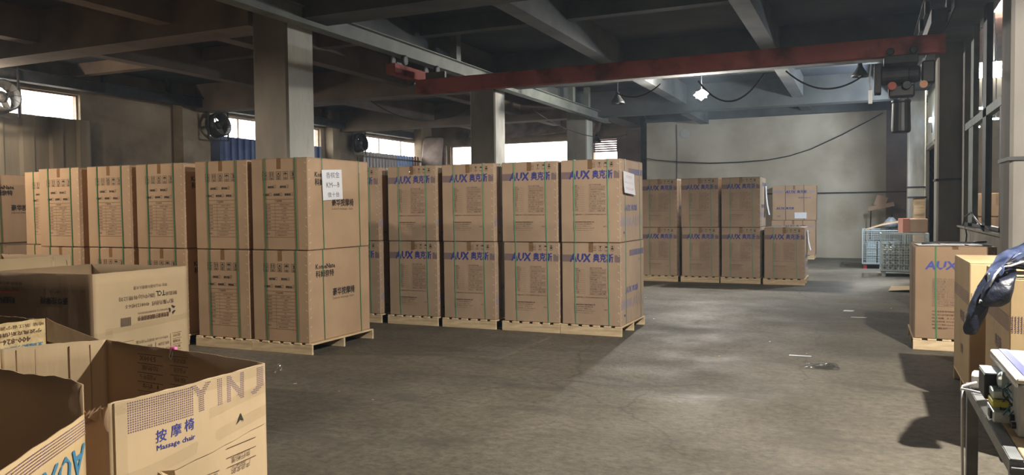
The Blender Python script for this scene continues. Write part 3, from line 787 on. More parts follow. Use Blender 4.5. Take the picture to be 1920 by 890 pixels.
# far stack by the back wall, long side to the viewer
FW, FD = 1.24, 0.78
fm = make_carton(FW, FD, AH, 'kraft', None)
pf = PR(); logo_aux(pf, FW * 0.3, AH * 0.14, FW * 0.5, AH * 0.085); logo_aux(pf, FW * 0.09, AH * 0.62, FW * 0.42, AH * 0.07)
pf.rect(FW * 0.02, AH * 0.14, FW * 0.22, AH * 0.07, 'ink_lilac'); pf.rect(FW * 0.84, AH * 0.14, FW * 0.13, AH * 0.07, 'ink_lilac')
pf.text('空调 KFR-35', FW * 0.6, AH * 0.33, FW * 0.28, AH * 0.045, 'ink_blue', 0.02); pf.text('注意', FW * 0.1, AH * 0.86, h=AH * 0.05, k='ink_brown')
pf.build('front_print', on_front(FW, FD, AH), fm)
for u in (0.3, 0.72): strap_y(FW, FD, AH, -FW / 2 + u * FW).build('strap', MT['ink_brown'], fm)
fx, fy = -1.93, 25.0 + FD / 2 - 0.05
p = dup(apal, (fx, fy, 0)); p.scale = (1.4, 0.66, 1); tag(p, 'pallet under the two cartons standing against the back wall', 'pallet')
fm.location = (fx, fy, PH); tag(fm, 'lower of the two wide cartons against the back wall', 'carton', 'wide cartons by the back wall')
c = dup(fm, (fx + 0.02, fy, PH + AH + 0.007), R(0.8)); tag(c, 'upper of the two wide cartons against the back wall, with white label', 'carton', 'wide cartons by the back wall')
m = MB().box(-0.17, 0.17, -0.003, 0, -0.09, 0.09); o = m.build('shipping_label', MT['paper'], loc=(-1.72, 24.935, 1.31)); tag(o, 'white label stuck low on the upper carton by the back wall', 'label')
# near right pile
def place(x0, yf, w, d, h, mat, nm, extra=None):
    c = make_carton(w, d, h, mat, 'strap', (0.5,), (0.4,), 0.03)
    c.location = (x0 + w / 2, yf + d / 2, PH); return c
p = dup(apal, (0.905, 9.70 + 0.55, 0)); p.scale = (0.93, 0.93, 1); tag(p, 'pallet under the blue-lettered carton by the right column', 'pallet')
RH = 1.012
c = make_carton(0.775, 1.08, RH, 'kraft_dull', 'strap', (0.26,), (0.4,), 0.03); c.location = (0.52 + 0.3875, 9.70 + 0.54, PH)
tag(c, 'dusty carton with large blue letters, white-topped, by the right window wall', 'carton')
q = PR(); q.text('AUX', 0.775 * 0.13, RH * 0.16, 0.775 * 0.40, RH * 0.085, 'ink_blue', 0.045, 0.15)
for i, t in enumerate(['产品型号 KFR-35GW', '额定制冷量 3500W', '额定功率 1020W', '额定电流 4.9A', '循环风量 600m3', '制冷剂 R410A', '净质量 31kg', '毛质量 34kg', '外形尺寸 780x540x260', '生产日期', '出厂编号']):
    q.text(t, 0.775 * 0.22, RH * (0.34 + 0.028 * i), 0.775 * 0.28, RH * 0.017, 'ink_soft'); q.rect(0.775 * 0.21, RH * (0.362 + 0.028 * i), 0.775 * 0.36, 0.002, 'ink_soft')
for i, t in enumerate(['宁波奥克斯电气股份有限公司', '地址 浙江省宁波市鄞州区姜山镇', '邮编 315191', '服务热线 400-826-8268', '电话 0574 网址 www.auxgroup.com', '全国统一服务']):
    q.text(t, 0.775 * 0.22, RH * (0.69 + 0.036 * i), 0.775 * 0.40, RH * 0.02, 'ink_brown', 0.01)
q.build('front_print', on_front(0.775, 1.08, RH), c)
for i in range(3):
    o = MB().box(-0.115, 0.115, -0.17, 0.17, 0, 0.004).build('paper_sheet', MT['paper'], loc=(0.66 + i * 0.245, 10.0 + 0.03 * i, PH + RH + 0.008 + 0.0006 * i)); o.rotation_euler = (0, 0, R([4, -3, 6][i]))
    tag(o, ['left sheet of white paper lying on the carton by the right window wall', 'middle sheet of white paper lying on the carton by the right window wall', 'right sheet of white paper lying on the carton by the right window wall'][i], 'paper', 'paper sheets on the carton')
p = dup(apal, (0.76 + 0.39, 7.08 + 0.55, 0)); p.scale = (0.9, 0.9, 1); p.location.y = 7.66; tag(p, 'pallet under the plain carton behind the draped jacket', 'pallet')
def print_plain(w, h):
    q = PR(); n = 46
    for i in range(n):
        for j in range(9): q.rect(0.01 + i * (w - 0.02) / n, h * 0.235 + j * h * 0.0115, (w - 0.02) / n * 0.55, h * 0.006, 'ink_dot')
    return q
c1 = make_carton(0.775, 1.12, RH, 'kraft_yellow', None, tape_drop=0.02); c1.location = (0.76 + 0.3875, 7.05 + 0.56, PH)
q = print_plain(0.775, RH); q.build('front_print', on_front(0.775, 1.12, RH), c1)
q = print_plain(1.12, RH); q.text('奥克斯', 0.5, RH * 0.42, 0.3, 0.09, 'ink_violet', 0.02); q.text('空调', 0.55, RH * 0.7, 0.16, 0.08, 'ink_violet', 0.02); q.build('side_print', on_left(0.775, 1.12, RH), c1)
tag(c1, 'plain yellowish carton with a dotted band, behind the draped jacket', 'carton')
p = dup(apal, (0.83 + 0.40, 5.62 + 0.56, 0)); p.scale = (0.96, 0.97, 1); tag(p, 'pale pallet sticking out below the steel table', 'pallet')
c2 = dup(c1, (0.835 + 0.3875, 5.68 + 0.56, PH), R(-0.5)); tag(c2, 'yellowish carton at the right edge, under the draped jacket', 'carton')

# paper notices taped to stacks
def notice(name, loc, ry, w, h, lines, label, k='ink', sway=0.0):
    r = thing(name, loc, label, 'notice')
    m = MB(); n = 5
    V = [(0.004 + sway * (j / n) ** 2, i * w, -h * j / n) for j in range(n + 1) for i in (0, 1)]
    m.add(V, [(2 * j, 2 * j + 2, 2 * j + 3, 2 * j + 1)[::-1] for j in range(n)]); m.build('sheet', MT['paper'], r, solid=0.0015)
    if lines:
        q = PR()
        for t, x, y, ww, hh in lines: q.text(t, w * x, h * y, w * ww, h * hh, k)
        q.build('handwriting', lambda x, y, l: (0.006 + sway * (y / h) ** 2, x, -y), r)
    r.rotation_euler = ry
    return r
MT['ink_pen'] = flat('pen_ink', (0.10, 0.09, 0.14), 0.6)
notice('paper_notice', (-5.592, 7.235, 2.06), (R(3), 0, 0), 0.37, 0.345, [('香槟金', 0.2, 0.08, 0.68, 0.2), ('KM—B', 0.2, 0.42, 0.66, 0.17), ('做十台', 0.24, 0.74, 0.58, 0.17)], 'white handwritten paper taped to the upper carton beside the aisle', 'ink_pen')
MT['ink_pink'] = flat('faded_red_ink', (0.75, 0.35, 0.42), 0.7)
notice('paper_notice', (-2.722, 9.46, 2.055), (R(-3), 0, 0), 0.5, 0.27, [('奥克斯空调', 0.25, 0.14, 0.5, 0.14), ('KFR-35GW 共十台', 0.1, 0.42, 0.8, 0.13), ('已检验合格', 0.15, 0.70, 0.7, 0.12)], 'white paper with faded red writing on the middle row, facing the aisle', 'ink_pink', 0.02)
notice('paper_notice', (-1.93, 17.62, 2.03), (0, 0, 0), 0.24, 0.62, None, 'white paper hanging off the two-high stack of the far shaded row', sway=0.07)
notice('paper_notice', (-1.07, 17.35, 1.09), (0, 0, 0), 0.34, 0.42, None, 'white paper hanging off the lone single-height carton', sway=0.06)

# ------------------------------------------------------------------ open, used cartons in the left foreground
def panel(name, parent, p0, p1, zb, top, mat, bulge=0.0, nu=24, nv=8, thick=0.006, lean=0.0, wob=0.004, bow_up=0.0):
    """upright board from p0 to p1; top(t) gives its upper edge, bulge swells it outward"""
    p0 = Vector((p0[0], p0[1], 0)); p1 = Vector((p1[0], p1[1], 0)); d = p1 - p0; nrm = Vector((d.y, -d.x, 0)).normalized()
    m = MB(); V = []
    for i in range(nu + 1):
        t = i / nu; zt = top(t)
        for j in range(nv + 1):
            s = j / nv
            off = bulge * math.sin(PI * t) * (0.3 + 0.7 * s) + lean * s
            off += wob * math.sin(9 * t + 5 * s) * math.sin(PI * t)
            q = p0 + d * t + nrm * off; V.append((q.x, q.y, zb + (zt - zb) * s))
    m.add(V, [(i * (nv + 1) + j, (i + 1) * (nv + 1) + j, (i + 1) * (nv + 1) + j + 1, i * (nv + 1) + j + 1) for i in range(nu) for j in range(nv)])
    o = m.build(name, MT[mat], parent, smooth=True, solid=thick)
    def fn(u, z, e=0.0025):   # point on the outer face, u metres from p0
        t = u / d.length; zt = top(min(max(t, 0), 1)); s = min(max((z - zb) / (zt - zb), 0), 1)
        off = bulge * math.sin(PI * t) * (0.3 + 0.7 * s) + lean * s + wob * math.sin(9 * t + 5 * s) * math.sin(PI * t)
        q = p0 + d * t + nrm * (off + e); return Vector((q.x, q.y, z))
    return o, fn, d.length
def rough(base, amp, seed, ctrl=None):
    rnd = random.Random(seed); ph = [rnd.uniform(0, 6) for _ in range(5)]
    def f(t):
        z = base
        if ctrl:
            for (a, za), (b, zb_) in zip(ctrl, ctrl[1:]):
                if a <= t <= b: z = za + (zb_ - za) * (t - a) / (b - a); break
            else: z = ctrl[-1][1]
        return z + amp * (math.sin(23 * t + ph[0]) + 0.6 * math.sin(51 * t + ph[1]) + 0.4 * math.sin(97 * t + ph[2])) / 2
    return f
# -- the big one with the dotted band (right front): corners P1 near right, P2 far right, P3 far left
b1 = thing('open_carton', (0, 0, 0), 'big opened carton with a dotted band and blue massage chair lettering', 'carton')
P1, P2, P3, P4, P5 = (-2.707, 2.143), (-2.705, 3.026), (-4.033, 3.195), (-4.37, 2.79), (-4.36, 2.15)
o, f1, L1 = panel('side_panel', b1, P1, P2, 0, rough(0.85, 0.003, 1), 'kraft_light', 0.02, nu=30, nv=14)
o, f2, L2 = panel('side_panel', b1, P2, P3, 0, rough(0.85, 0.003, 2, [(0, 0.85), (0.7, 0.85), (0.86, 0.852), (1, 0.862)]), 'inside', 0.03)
o, f3, L3 = panel('side_panel', b1, P3, P4, 0, rough(0.85, 0.002, 3, [(0, 0.862), (0.5, 0.862), (1, 0.852)]), 'kraft_light', 0.0)
o, f4, L4 = panel('side_panel', b1, P4, P5, 0, rough(0.85, 0.003, 4), 'kraft_light', 0.03)
o, f5, L5 = panel('side_panel', b1, P5, P1, 0, rough(0.85, 0.008, 5, [(0, 0.85), (0.93, 0.80), (1, 0.84)]), 'kraft', 0.02)
# reinforcing piece taped round the near right face with its own torn lower edge
m = MB(); nu, nv = 30, 8; V = []
for i in range(nu + 1):
    t = i / nu
    zl = 0.470 + 0.085 * t + 0.0015 * math.sin(31 * t) + 0.0015 * math.sin(177 * t)
    for j in range(nv + 1):
        V.append(f1(0.02 + (L1 - 0.03) * t, zl + (0.849 - zl) * j / nv, 0.009))
m.add(V, [(i * (nv + 1) + j, (i + 1) * (nv + 1) + j, (i + 1) * (nv + 1) + j + 1, i * (nv + 1) + j + 1) for i in range(nu) for j in range(nv)])
o = m.build('taped_patch', MT['kraft_light'], b1, solid=0.005); o['label'] = 'patch of paler board with a torn lower edge'
# creases in the long side wall
for t in (0.16, 0.36, 0.68, 0.85):
    mm = MB(); a = Vector((*P3, 0)).lerp(Vector((*P4, 0)), t)
    dd = (Vector((*P4, 0)) - Vector((*P3, 0))).normalized(); nn = Vector((dd.y, -dd.x, 0))
    q = a - nn * 0.007
    mm.tube([(q.x, q.y, 0.1), (q.x, q.y, 0.84)], 0.003, 5); mm.build('crease', MT['inside'], b1)
# prints on the near right face
q = PR()
nx, ny = 30, 13; bx0, bx1, bz0, bz1 = 0.075, 0.40, 0.012, 0.142
for i in range(nx):
    for j in range(ny):
        q.rect(bx0 + (bx1 - bx0) * i / nx, bz0 + (bz1 - bz0) * j / ny, 0.0058, 0.0058, 'ink_dot')
def dots_in(body, x, y, w, h, k, st=0.0095, sz=0.0055):
    """letters filled with small squares"""
    vs, fs, gx0, gx1, gy0, gy1 = glyphs(body, 0.03)
    def inside(px, py):
        for f in fs:
            p = [vs[i] for i in f]; c = False
            for a in range(len(p)):
                (xa, ya), (xb, yb) = p[a], p[a - 1]
                if (ya > py) != (yb > py) and px < (xb - xa) * (py - ya) / (yb - ya) + xa: c = not c
            if c: return True
        return False
    ni = int(w / st); nj = int(h / st)
    for i in range(ni):
        for j in range(nj):
            if inside(gx0 + (i + 0.5) / ni * (gx1 - gx0), gy1 - (j + 0.5) / nj * (gy1 - gy0)):
                q.rect(x + w * i / ni, y + h * j / nj, sz, sz, k)
for ch, x, w_ in (('Y', 0.385, 0.12), ('I', 0.545, 0.033), ('N', 0.605, 0.115), ('J', 0.765, 0.095)):
    dots_in(ch, x, 0.01, w_, 0.125, 'ink_dot', 0.0085, 0.0052)
q.text('按', 0.203, 0.158, 0.052, 0.052, 'ink_blue', 0.015); q.text('摩', 0.278, 0.153, 0.052, 0.052, 'ink_blue', 0.015); q.text('椅', 0.348, 0.148, 0.050, 0.052, 'ink_blue', 0.015)
q.text('Massage chair', 0.208, 0.222, 0.195, 0.029, 'ink_blue', 0.02)
q.build('lettering', lambda x, y, l: f1(x, 0.85 - y, 0.0102 + l), b1)
q = PR()
for i in range(3):
    q.rect(0.22, 0.43 + i * 0.045, 0.33, 0.0035, 'ink_brown'); q.rect(0.60, 0.345 + i * 0.045, 0.20, 0.0035, 'ink_brown')
q.text('GB4706.1 2005 GB4706.10-2008', 0.26, 0.438, 0.28, 0.03, 'ink_soft', turn=True)
q.text('产品名称', 0.63, 0.44, 0.13, 0.036, 'ink_soft', turn=True); q.text('执行标准', 0.63, 0.395, 0.13, 0.03, 'ink_soft', turn=True); q.text('按摩椅', 0.36, 0.49, 0.12, 0.04, 'ink_brown', turn=True)
q.build('small_print', lambda x, y, l: f1(x, 0.85 - y, 0.0045 + l), b1)
# dark small print inside, on the far wall
q = PR()
for i in range(7):
    q.rect(0.28, 0.04 + i * 0.052, 0.22, 0.0035, 'ink_brown'); q.rect(0.56, 0.03 + i * 0.052, 0.15, 0.0035, 'ink_brown')
for i, (a, b_) in enumerate((('5300X', '额定功率'), ('加热版', '产品名称'), ('产品型号 1x', '规格'), ('1台', '净重'), ('SWHSX 1PCS', '毛重'), ('1x', '体积'))):
    q.text(a, 0.30 + 0.02 * (i % 2), 0.05 + i * 0.052, 0.14, 0.028, 'ink_brown', turn=True); q.text(b_, 0.59, 0.04 + i * 0.052, 0.10, 0.028, 'ink_brown', turn=True)
q.build('inner_print', lambda x, y, l: f2(L2 - x, 0.845 - y, -0.0085 - l), b1)
# clear tape over rims and folds
def tape_strip(f, L, pts, wd, nm='tape', par=b1, e=0.0125):
    mm = MB(); V = []
    for u, z in pts: V += [f(u, z + wd / 2, e), f(u, z - wd / 2, e)]
    mm.add(V, [(2 * i, 2 * i + 1, 2 * i + 3, 2 * i + 2) for i in range(len(pts) - 1)]); mm.build(nm, MT['film'], par)
tape_strip(f1, L1, [(u * L1, 0.825) for u in (0.0, 0.25, 0.5, 0.75, 1.0)], 0.05)
tape_strip(f1, L1, [(0.0, 0.525), (0.2 * L1, 0.53), (0.4 * L1, 0.555), (0.7 * L1, 0.595), (L1, 0.625)], 0.055)
tape_strip(f1, L1, [(0.55 * L1, 0.695), (0.75 * L1, 0.715), (L1, 0.735)], 0.05)
tape_strip(f1, L1, [(0.02, 0.66), (0.03, 0.66), (0.07, 0.66)], 0.36)
# crumpled tape end at the far corner, torn rip near the bottom, little hole
mm = MB(); ctr = Vector((-2.70, 3.06, 0.81)); V = [ctr + Vector((random.uniform(-0.02, 0.03), random.uniform(-0.02, 0.07), random.uniform(-0.05, 0.05))) for _ in range(10)]
mm.add(V, [(0, 1, 2), (2, 3, 4), (4, 5, 6), (1, 3, 5), (6, 7, 8), (7, 9, 2)]); mm.build('tape_tail', MT['film'], b1)
mm = MB(); a = f1(0.215, 0.52, 0.02); mm.add([a, a + Vector((0.03, 0.045, -0.006)), a + Vector((0.012, 0.07, -0.05)), a + Vector((0.018, 0.02, -0.055))], [(0, 3, 2, 1)]); mm.build('torn_flap', MT['kraft_light'], b1, solid=0.004)
mm = MB(); a = f1(0.66, 0.60, 0.012); mm.add([a, a + Vector((0, 0.03, 0.05)), a + Vector((0, 0.05, 0.005)), a + Vector((0, 0.03, 0.02))], [(0, 3, 2, 1)]); mm.build('puncture', MT['ink'], b1)
# crushed corner at P1
mm = MB()
for k in range(5):
    x = -2.74 - 0.03 * k; mm.add([(x, 2.135, 0.84 - 0.01 * k), (x - 0.03, 2.10 - 0.012 * (k % 2), 0.80 - 0.02 * (k % 3)), (x - 0.035, 2.145, 0.77), (x, 2.14, 0.79)], [(0, 1, 2, 3)])
mm.build('crushed_corner', MT['kraft'], b1, solid=0.005)
# pink clip on the far rim
cl = thing('binder_clip', (-3.46, 3.155, 0.838), 'pink clip pinched on the far rim of the big opened carton', 'clip')
MT['pink'] = flat('pink_plastic', (0.85, 0.22, 0.50), 0.4)
MB().box(-0.020, 0.020, -0.012, 0.012, -0.004, 0.024).build('clip_body', MT['pink'], cl, bevel=0.004)
MB().tube([(-0.01, -0.012, 0.0), (-0.014, -0.018, -0.03), (0.0, -0.02, -0.045), (0.008, -0.018, -0.03), (0.006, -0.012, 0.0)], 0.0022, 5).build('clip_loop', MT['galv'], cl)

# -- near left carton, collapsed sideways, teal letters upside down on its outside
b0 = thing('open_carton', (0, 0, 0), 'nearest opened carton with upside-down teal letters at the lower left corner', 'carton')
A0, B0, D0 = (-4.05, 2.06), (-2.655, 2.0), (-1.95, 0.93)
E0 = (-3.35, 0.98)
def top0(t): return 0.968 + 0.018 * (1 - t) * 0 + 0.006 * math.sin(17 * t) * (0.3 + t) + 0.004 * math.sin(61 * t)
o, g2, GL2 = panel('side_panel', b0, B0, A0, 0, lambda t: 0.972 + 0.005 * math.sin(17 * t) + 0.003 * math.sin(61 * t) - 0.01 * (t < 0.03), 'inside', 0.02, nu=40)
o, g1, GL1 = panel('side_panel', b0, D0, B0, 0, lambda t: 0.848 + 0.002 * math.sin(40 * t), 'kraft_yellow', 0.0)
o, g3, GL3 = panel('side_panel', b0, E0, D0, 0, lambda t: 0.80, 'kraft', 0.0)
o, g4, GL4 = panel('side_panel', b0, A0, E0, 0, lambda t: 0.84, 'kraft', 0.0)
q = PR(); W0 = GL1
for i in range(95):
    for j in range(6): q.rect(W0 - 0.008 - i * 0.0105, 0.012 + j * 0.0105, 0.0055, 0.0055, 'ink_dot')
q.text('AUX', W0 - 0.385, 0.10, 0.37, 0.095, 'ink_teal', 0.03, 0.15, turn=True)
q.build('lettering', lambda x, y, l: g1(x, 0.846 - y, 0.003 + l), b0)
mm = MB(); V = []
for i in range(13):
    t = i / 12; V += [g2(0.002 + 0.10 * math.sin(t * PI) * 0.2, 0.965 - 0.12 * t, -0.010), g2(0.07 - 0.015 * math.sin(7 * t), 0.965 - 0.12 * t, -0.010)]
mm.add(V, [(2 * i, 2 * i + 1, 2 * i + 3, 2 * i + 2) for i in range(12)]); mm.build('scuffed_tape', MT['film'], b0)
# padded part lying inside
MT['grey_pad'] = noisy('grey_leatherette', (0.50, 0.51, 0.54), (0.62, 0.63, 0.66), 8, 3, 0.35, 0.1, 50)
pd = thing('chair_cushion', (0, 0, 0), 'light grey padded chair part with a black end inside the nearest opened carton', 'cushion')
pts = [Vector((-3.36, 1.42, 0.50)), Vector((-3.10, 1.50, 0.60)), Vector((-2.88, 1.58, 0.67)), Vector((-2.72, 1.66, 0.70)), Vector((-2.62, 1.72, 0.70))]
MB().tube(pts[:4], [0.05, 0.055, 0.05, 0.045], 12, flatz=0.75).build('padding', MT['grey_pad'], pd, smooth=True)
MB().tube([pts[3] + Vector((0, 0, 0)), pts[3].lerp(pts[4], 0.5), pts[4]], [0.047, 0.044, 0.03], 12, flatz=0.8).build('black_end', MT['black'], pd, smooth=True)

# -- carton with the recycling mark behind (its print is upside down)
b2 = thing('open_carton', (0, 0, 0), 'opened carton with upside-down specification table standing behind the dotted one', 'carton')
B2, C2 = (-5.763, 4.45), (-5.767, 5.44); A2 = (-6.95, 4.36); D2 = (-6.95, 5.36)
o, h1, HL1 = panel('side_panel', b2, B2, C2, 0, rough(1.10, 0.002, 11), 'kraft_light', 0.012, nu=24, nv=12)
o, h2, HL2 = panel('side_panel', b2, A2, B2, 0, rough(1.10, 0.002, 12), 'kraft_dull', 0.01)
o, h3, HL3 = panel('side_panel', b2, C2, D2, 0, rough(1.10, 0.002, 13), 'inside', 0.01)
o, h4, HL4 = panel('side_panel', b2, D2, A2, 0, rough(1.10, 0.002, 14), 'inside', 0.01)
q = PR(); k = 'ink_brown'
def T(t, x, y, w_, h_, k_='ink_brown', b_=0.0): q.text(t, x, y, w_, h_, k_, b_, turn=True)
T('地址 中山市南头镇南头大道', 0.38, 0.135, 0.37, 0.032, 'ink_soft'); T('制造商  空调器(中山)有限公司', 0.24, 0.21, 0.62, 0.042, 'ink_soft', 0.01)
q.rect(0.60, 0.19, 0.13, 0.07, 'kraft_light', 0.0008)
q.text('TCL', 0.62, 0.20, 0.10, 0.045, 'ink', 0.04, turn=True, lift=0.0016)
T('客户服务热线  4008123456-5', 0.30, 0.285, 0.52, 0.04, 'ink_soft', 0.01)
T('节能环保型产品 使用绿色环保包装材料', 0.42, 0.365, 0.34, 0.02, 'ink_soft'); T('使用前请仔细阅读说明书', 0.42, 0.40, 0.34, 0.042, 'ink_brown', 0.03)
for a in (0.3, 2.4, 4.5):
    cx, cy = 0.80, 0.385
    q.poly([(cx + r_ * math.cos(a + t_), cy + r_ * math.sin(a + t_)) for r_, t_ in ((0.022, 0.1), (0.044, 0.0), (0.046, 1.2), (0.022, 1.4))][::-1], 'ink')
for i in range(16): q.rect(0.25 + i * 0.0066, 0.395, 0.0022 + 0.0022 * (i * 7 % 3 > 0), 0.075, 'ink_soft')
ty = [0.60 + 0.052 * i for i in range(9)]
for i, y in enumerate(ty): q.rect(0.16, y, 0.74, 0.004, k)
for x in (0.42, 0.60, 0.77): q.rect(x, ty[1] if x < 0.77 else ty[0], 0.004, 0.42, k)
cells = [('额定电压', ''), ('空调器', '产品型号'), ('制冷剂', '额定功率'), ('额定电流', '防水等级'), ('净重', '质量'), ('外形尺寸', '规格')]
T('KFRd-35GW 家用空气调节器', 0.40, 0.612, 0.34, 0.028, 'ink_soft')
vals = ['KFR-35GW', '1HP 220V', '3500W 50Hz', 'IPX4 R410A', '31kg', '34kg', '870x285']
for i in range(6):
    y = ty[i + 1] + 0.012
    T(cells[i][0], 0.80, y - 0.052, 0.085, 0.028, k); T(vals[i], 0.63, y, 0.12, 0.026, 'ink_soft'); T(cells[i][0], 0.455, y, 0.11, 0.028, k); T(vals[-1 - i], 0.22, y, 0.13, 0.024, 'ink_soft')
q.frame(0.375, ty[2] + 0.006, 0.042, 0.042, 0.007, 'ink_red'); q.rect(0.388, ty[2] + 0.019, 0.016, 0.016, 'ink_red')
q.build('lettering', lambda x, y, l: h1(x, 1.10 - y, 0.003 + l), b2)
q = PR()
q.text('豪华按摩椅', 0.62, 0.20, 0.30, 0.06, 'ink', 0.03, turn=True); q.text('KJRT-CX', 0.72, 0.14, 0.12, 0.025, 'ink', turn=True)
q.text('奥佳健康科技', 0.10, 0.21, 0.22, 0.06, 'ink', 0.02, turn=True); q.text('SERIES TYPE', 0.20, 0.13, 0.18, 0.025, 'ink_brown', turn=True); q.rect(0.0, 0.165, 0.38, 0.008, 'ink_red'); q.text('使用前请仔细阅读', 0.02, 0.08, 0.4, 0.025, 'ink_brown', turn=True)
q.build('lettering', lambda x, y, l: h2(x, 1.10 - y, 0.003 + l), b2)
def tape2(f, pts, wd, par):
    tape_strip(f, 0, pts, wd, 'tape', par, 0.006)
tape2(h1, [(0.0, 0.57), (0.05, 0.575), (0.12, 0.58), (0.17, 0.585)], 0.06, b2)
tape2(h1, [(u, 0.60 + 0.04 * u) for u in (0.1, 0.4, 0.7, 0.98)], 0.05, b2)
tape2(h2, [(u, 0.62) for u in (0.2, 0.5, 0.8, 1.15)], 0.06, b2)

# -- yellow-printed flap carton between them
b3 = thing('open_carton', (0, 0, 0), 'worn carton with teal and brown upside-down print between the larger opened cartons', 'carton')
B3, C3, A3, D3 = (-4.81, 2.80), (-4.80, 3.36), (-5.6, 2.75), (-5.6, 3.40)
MT['kraft_worn'] = noisy('worn_yellow_board', (0.42, 0.30, 0.14), (0.62, 0.48, 0.25), 14, 6, 0.8, 0.2, 60)
o, i1, IL1 = panel('side_panel', b3, B3, C3, 0, rough(0.93, 0.004, 21), 'kraft_worn', 0.0)
panel('side_panel', b3, A3, B3, 0, rough(0.92, 0.004, 22), 'inside'); panel('side_panel', b3, C3, D3, 0, rough(0.92, 0.004, 23), 'inside'); panel('side_panel', b3, D3, A3, 0, rough(0.92, 0.004, 24), 'inside')
q = PR()
q.text('地址 浙江省宁波市鄞州区姜山镇', 0.0, 0.02, 0.55, 0.022, 'ink_brown', turn=True); q.text('宁波奥克斯(销售)电气有限公司', 0.0, 0.055, 0.53, 0.03, 'ink_brown', 0.01, turn=True)
q.text('400-826-0160', 0.16, 0.10, 0.30, 0.032, 'ink_brown', 0.02, turn=True); q.text('全国服务热线令人满意奥克斯', 0.0, 0.148, 0.54, 0.045, 'ink_teal', 0.02, turn=True); q.text('空调 净化 服务中心', 0.05, 0.215, 0.48, 0.03, 'ink_brown', turn=True)
q.build('lettering', lambda x, y, l: i1(x, 0.93 - y, 0.003 + l), b3)
mm = MB(); c3 = Vector((*C3, 0)); mm.add([c3 + Vector((0.0, 0.01, 0.93)), c3 + Vector((0.05, 0.03, 0.90)), c3 + Vector((0.30, 0.16, 0.78)), c3 + Vector((0.22, 0.12, 0.70)), c3 + Vector((0.0, 0.01, 0.78))], [(0, 1, 2, 3, 4)]); mm.build('hanging_flap', MT['inside'], b3, solid=0.005)

# -- taller open carton further left with a torn slot
b4 = thing('open_carton', (0, 0, 0), 'tall plain opened carton behind the shaded one, a slot torn in its rim', 'carton')
B4, C4, A4, D4 = (-7.28, 4.35), (-7.29, 5.40), (-8.3, 4.3), (-8.3, 5.35)
def top4(t):
    if 0.80 < t < 0.83: return 1.12
    return 1.182 + 0.002 * math.sin(40 * t)
o, j1, _ = panel('side_panel', b4, B4, C4, 0, top4, 'kraft_light', 0.0, nu=60, nv=4)
panel('side_panel', b4, A4, B4, 0, rough(1.16, 0.004, 32), 'inside'); panel('side_panel', b4, C4, D4, 0, rough(1.18, 0.004, 33), 'inside'); panel('side_panel', b4, D4, A4, 0, rough(1.18, 0.004, 34), 'inside')
mm = MB(); mm.add([j1(1.0, 1.08, 0.01), j1(1.004, 1.12, 0.012), j1(0.99, 1.14, 0.01)], [(0, 1, 2)]); mm.build('torn_bit', MT['kraft_light'], b4, solid=0.003)

# ------------------------------------------------------------------ crane
rw = thing('crane_runway_beam', (-7.2, 14, 4.2), 'grey steel runway beam running above the grey columns', 'crane beam')
m = MB(); m.box(-0.10, 0.10, -14, 9.45, 0, 0.014); m.box(-0.012, 0.012, -14, 9.45, 0.014, 0.236); m.box(-0.10, 0.10, -14, 9.45, 0.236, 0.25)
m.build('i_beam', MT['runway'], rw)
h0 = MB().box(-0.07, 0.07, -0.09, 0.09, 0.251, SLAB - 4.2 - 0.012).build('hanger', MT['runway'], rw, loc=(0, -4, 0))
for y in (-0.5, 3.2, 6.1, 7.4, 9.3):
    o = h0.copy(); C.objects.link(o); o.parent = rw; o.location = (0, y, 0)
rw2 = dup(rw, (0.85, 14, 4.2)); rw2['label'] = 'shade-coloured runway beam at the right end of the red crane bridge'
for ch in rw2.children:
    ch.data = ch.data.copy(); ch.data.materials[0] = MT['dark']  # same beam recoloured dark: shade at the right end painted in
cr = thing('overhead_crane', (0, 12.0, 3.62), 'red overhead crane bridge spanning the hall with a dark hoist at its right end', 'crane')
m = MB(); m.box(-7.15, 0.98, -0.09, 0.09, 0.0, 0.016); m.box(-7.15, 0.98, -0.012, 0.012, 0.016, 0.224); m.box(-7.15, 0.98, -0.09, 0.09, 0.224, 0.24); m.box(-7.15, 0.98, -0.088, -0.076, 0.016, 0.224)
m.build('bridge_beam', MT['red_paint'], cr, bevel=0.003)
m = MB(); m.box(-0.09, 0.09, -0.8, 0.8, 0.245, 0.42)
e1 = m.build('end_carriage', MT['red_paint'], cr, loc=(-7.2, 0, 0), bevel=0.004)
e2 = MB().box(-0.09, 0.09, -0.8, 0.8, 0.245, 0.42).build('end_carriage', MT['dark'], cr, loc=(0.85, 0, 0), bevel=0.004)  # twin of the red carriage, its shade put into the dark colour
def wheel(x, y): return MB().lathe([(0.075, -0.03), (0.085, -0.02), (0.085, 0.02), (0.06, 0.03)], 14, Matrix.Translation((x, y, 0.50)) @ Matrix.Rotation(R(90), 4, 'Y')).build('wheel', MT['dark'], cr, smooth=False)
for x in (-7.2, 0.85):
    for y in (-0.55, 0.55):
        for s in (-1, 1): wheel(x + s * 0.12, y)
MB().box(-7.42, -7.30, 0.1, 0.45, 0.2, 0.5).box(-7.4, -7.28, -0.5, -0.2, 0.25, 0.52).build('drive_motor', MT['dark'], cr, bevel=0.02)
MB().box(-6.98, -6.6, -0.03, 0.03, 0.245, 0.36).build('gusset_plate', MT['runway'], cr)
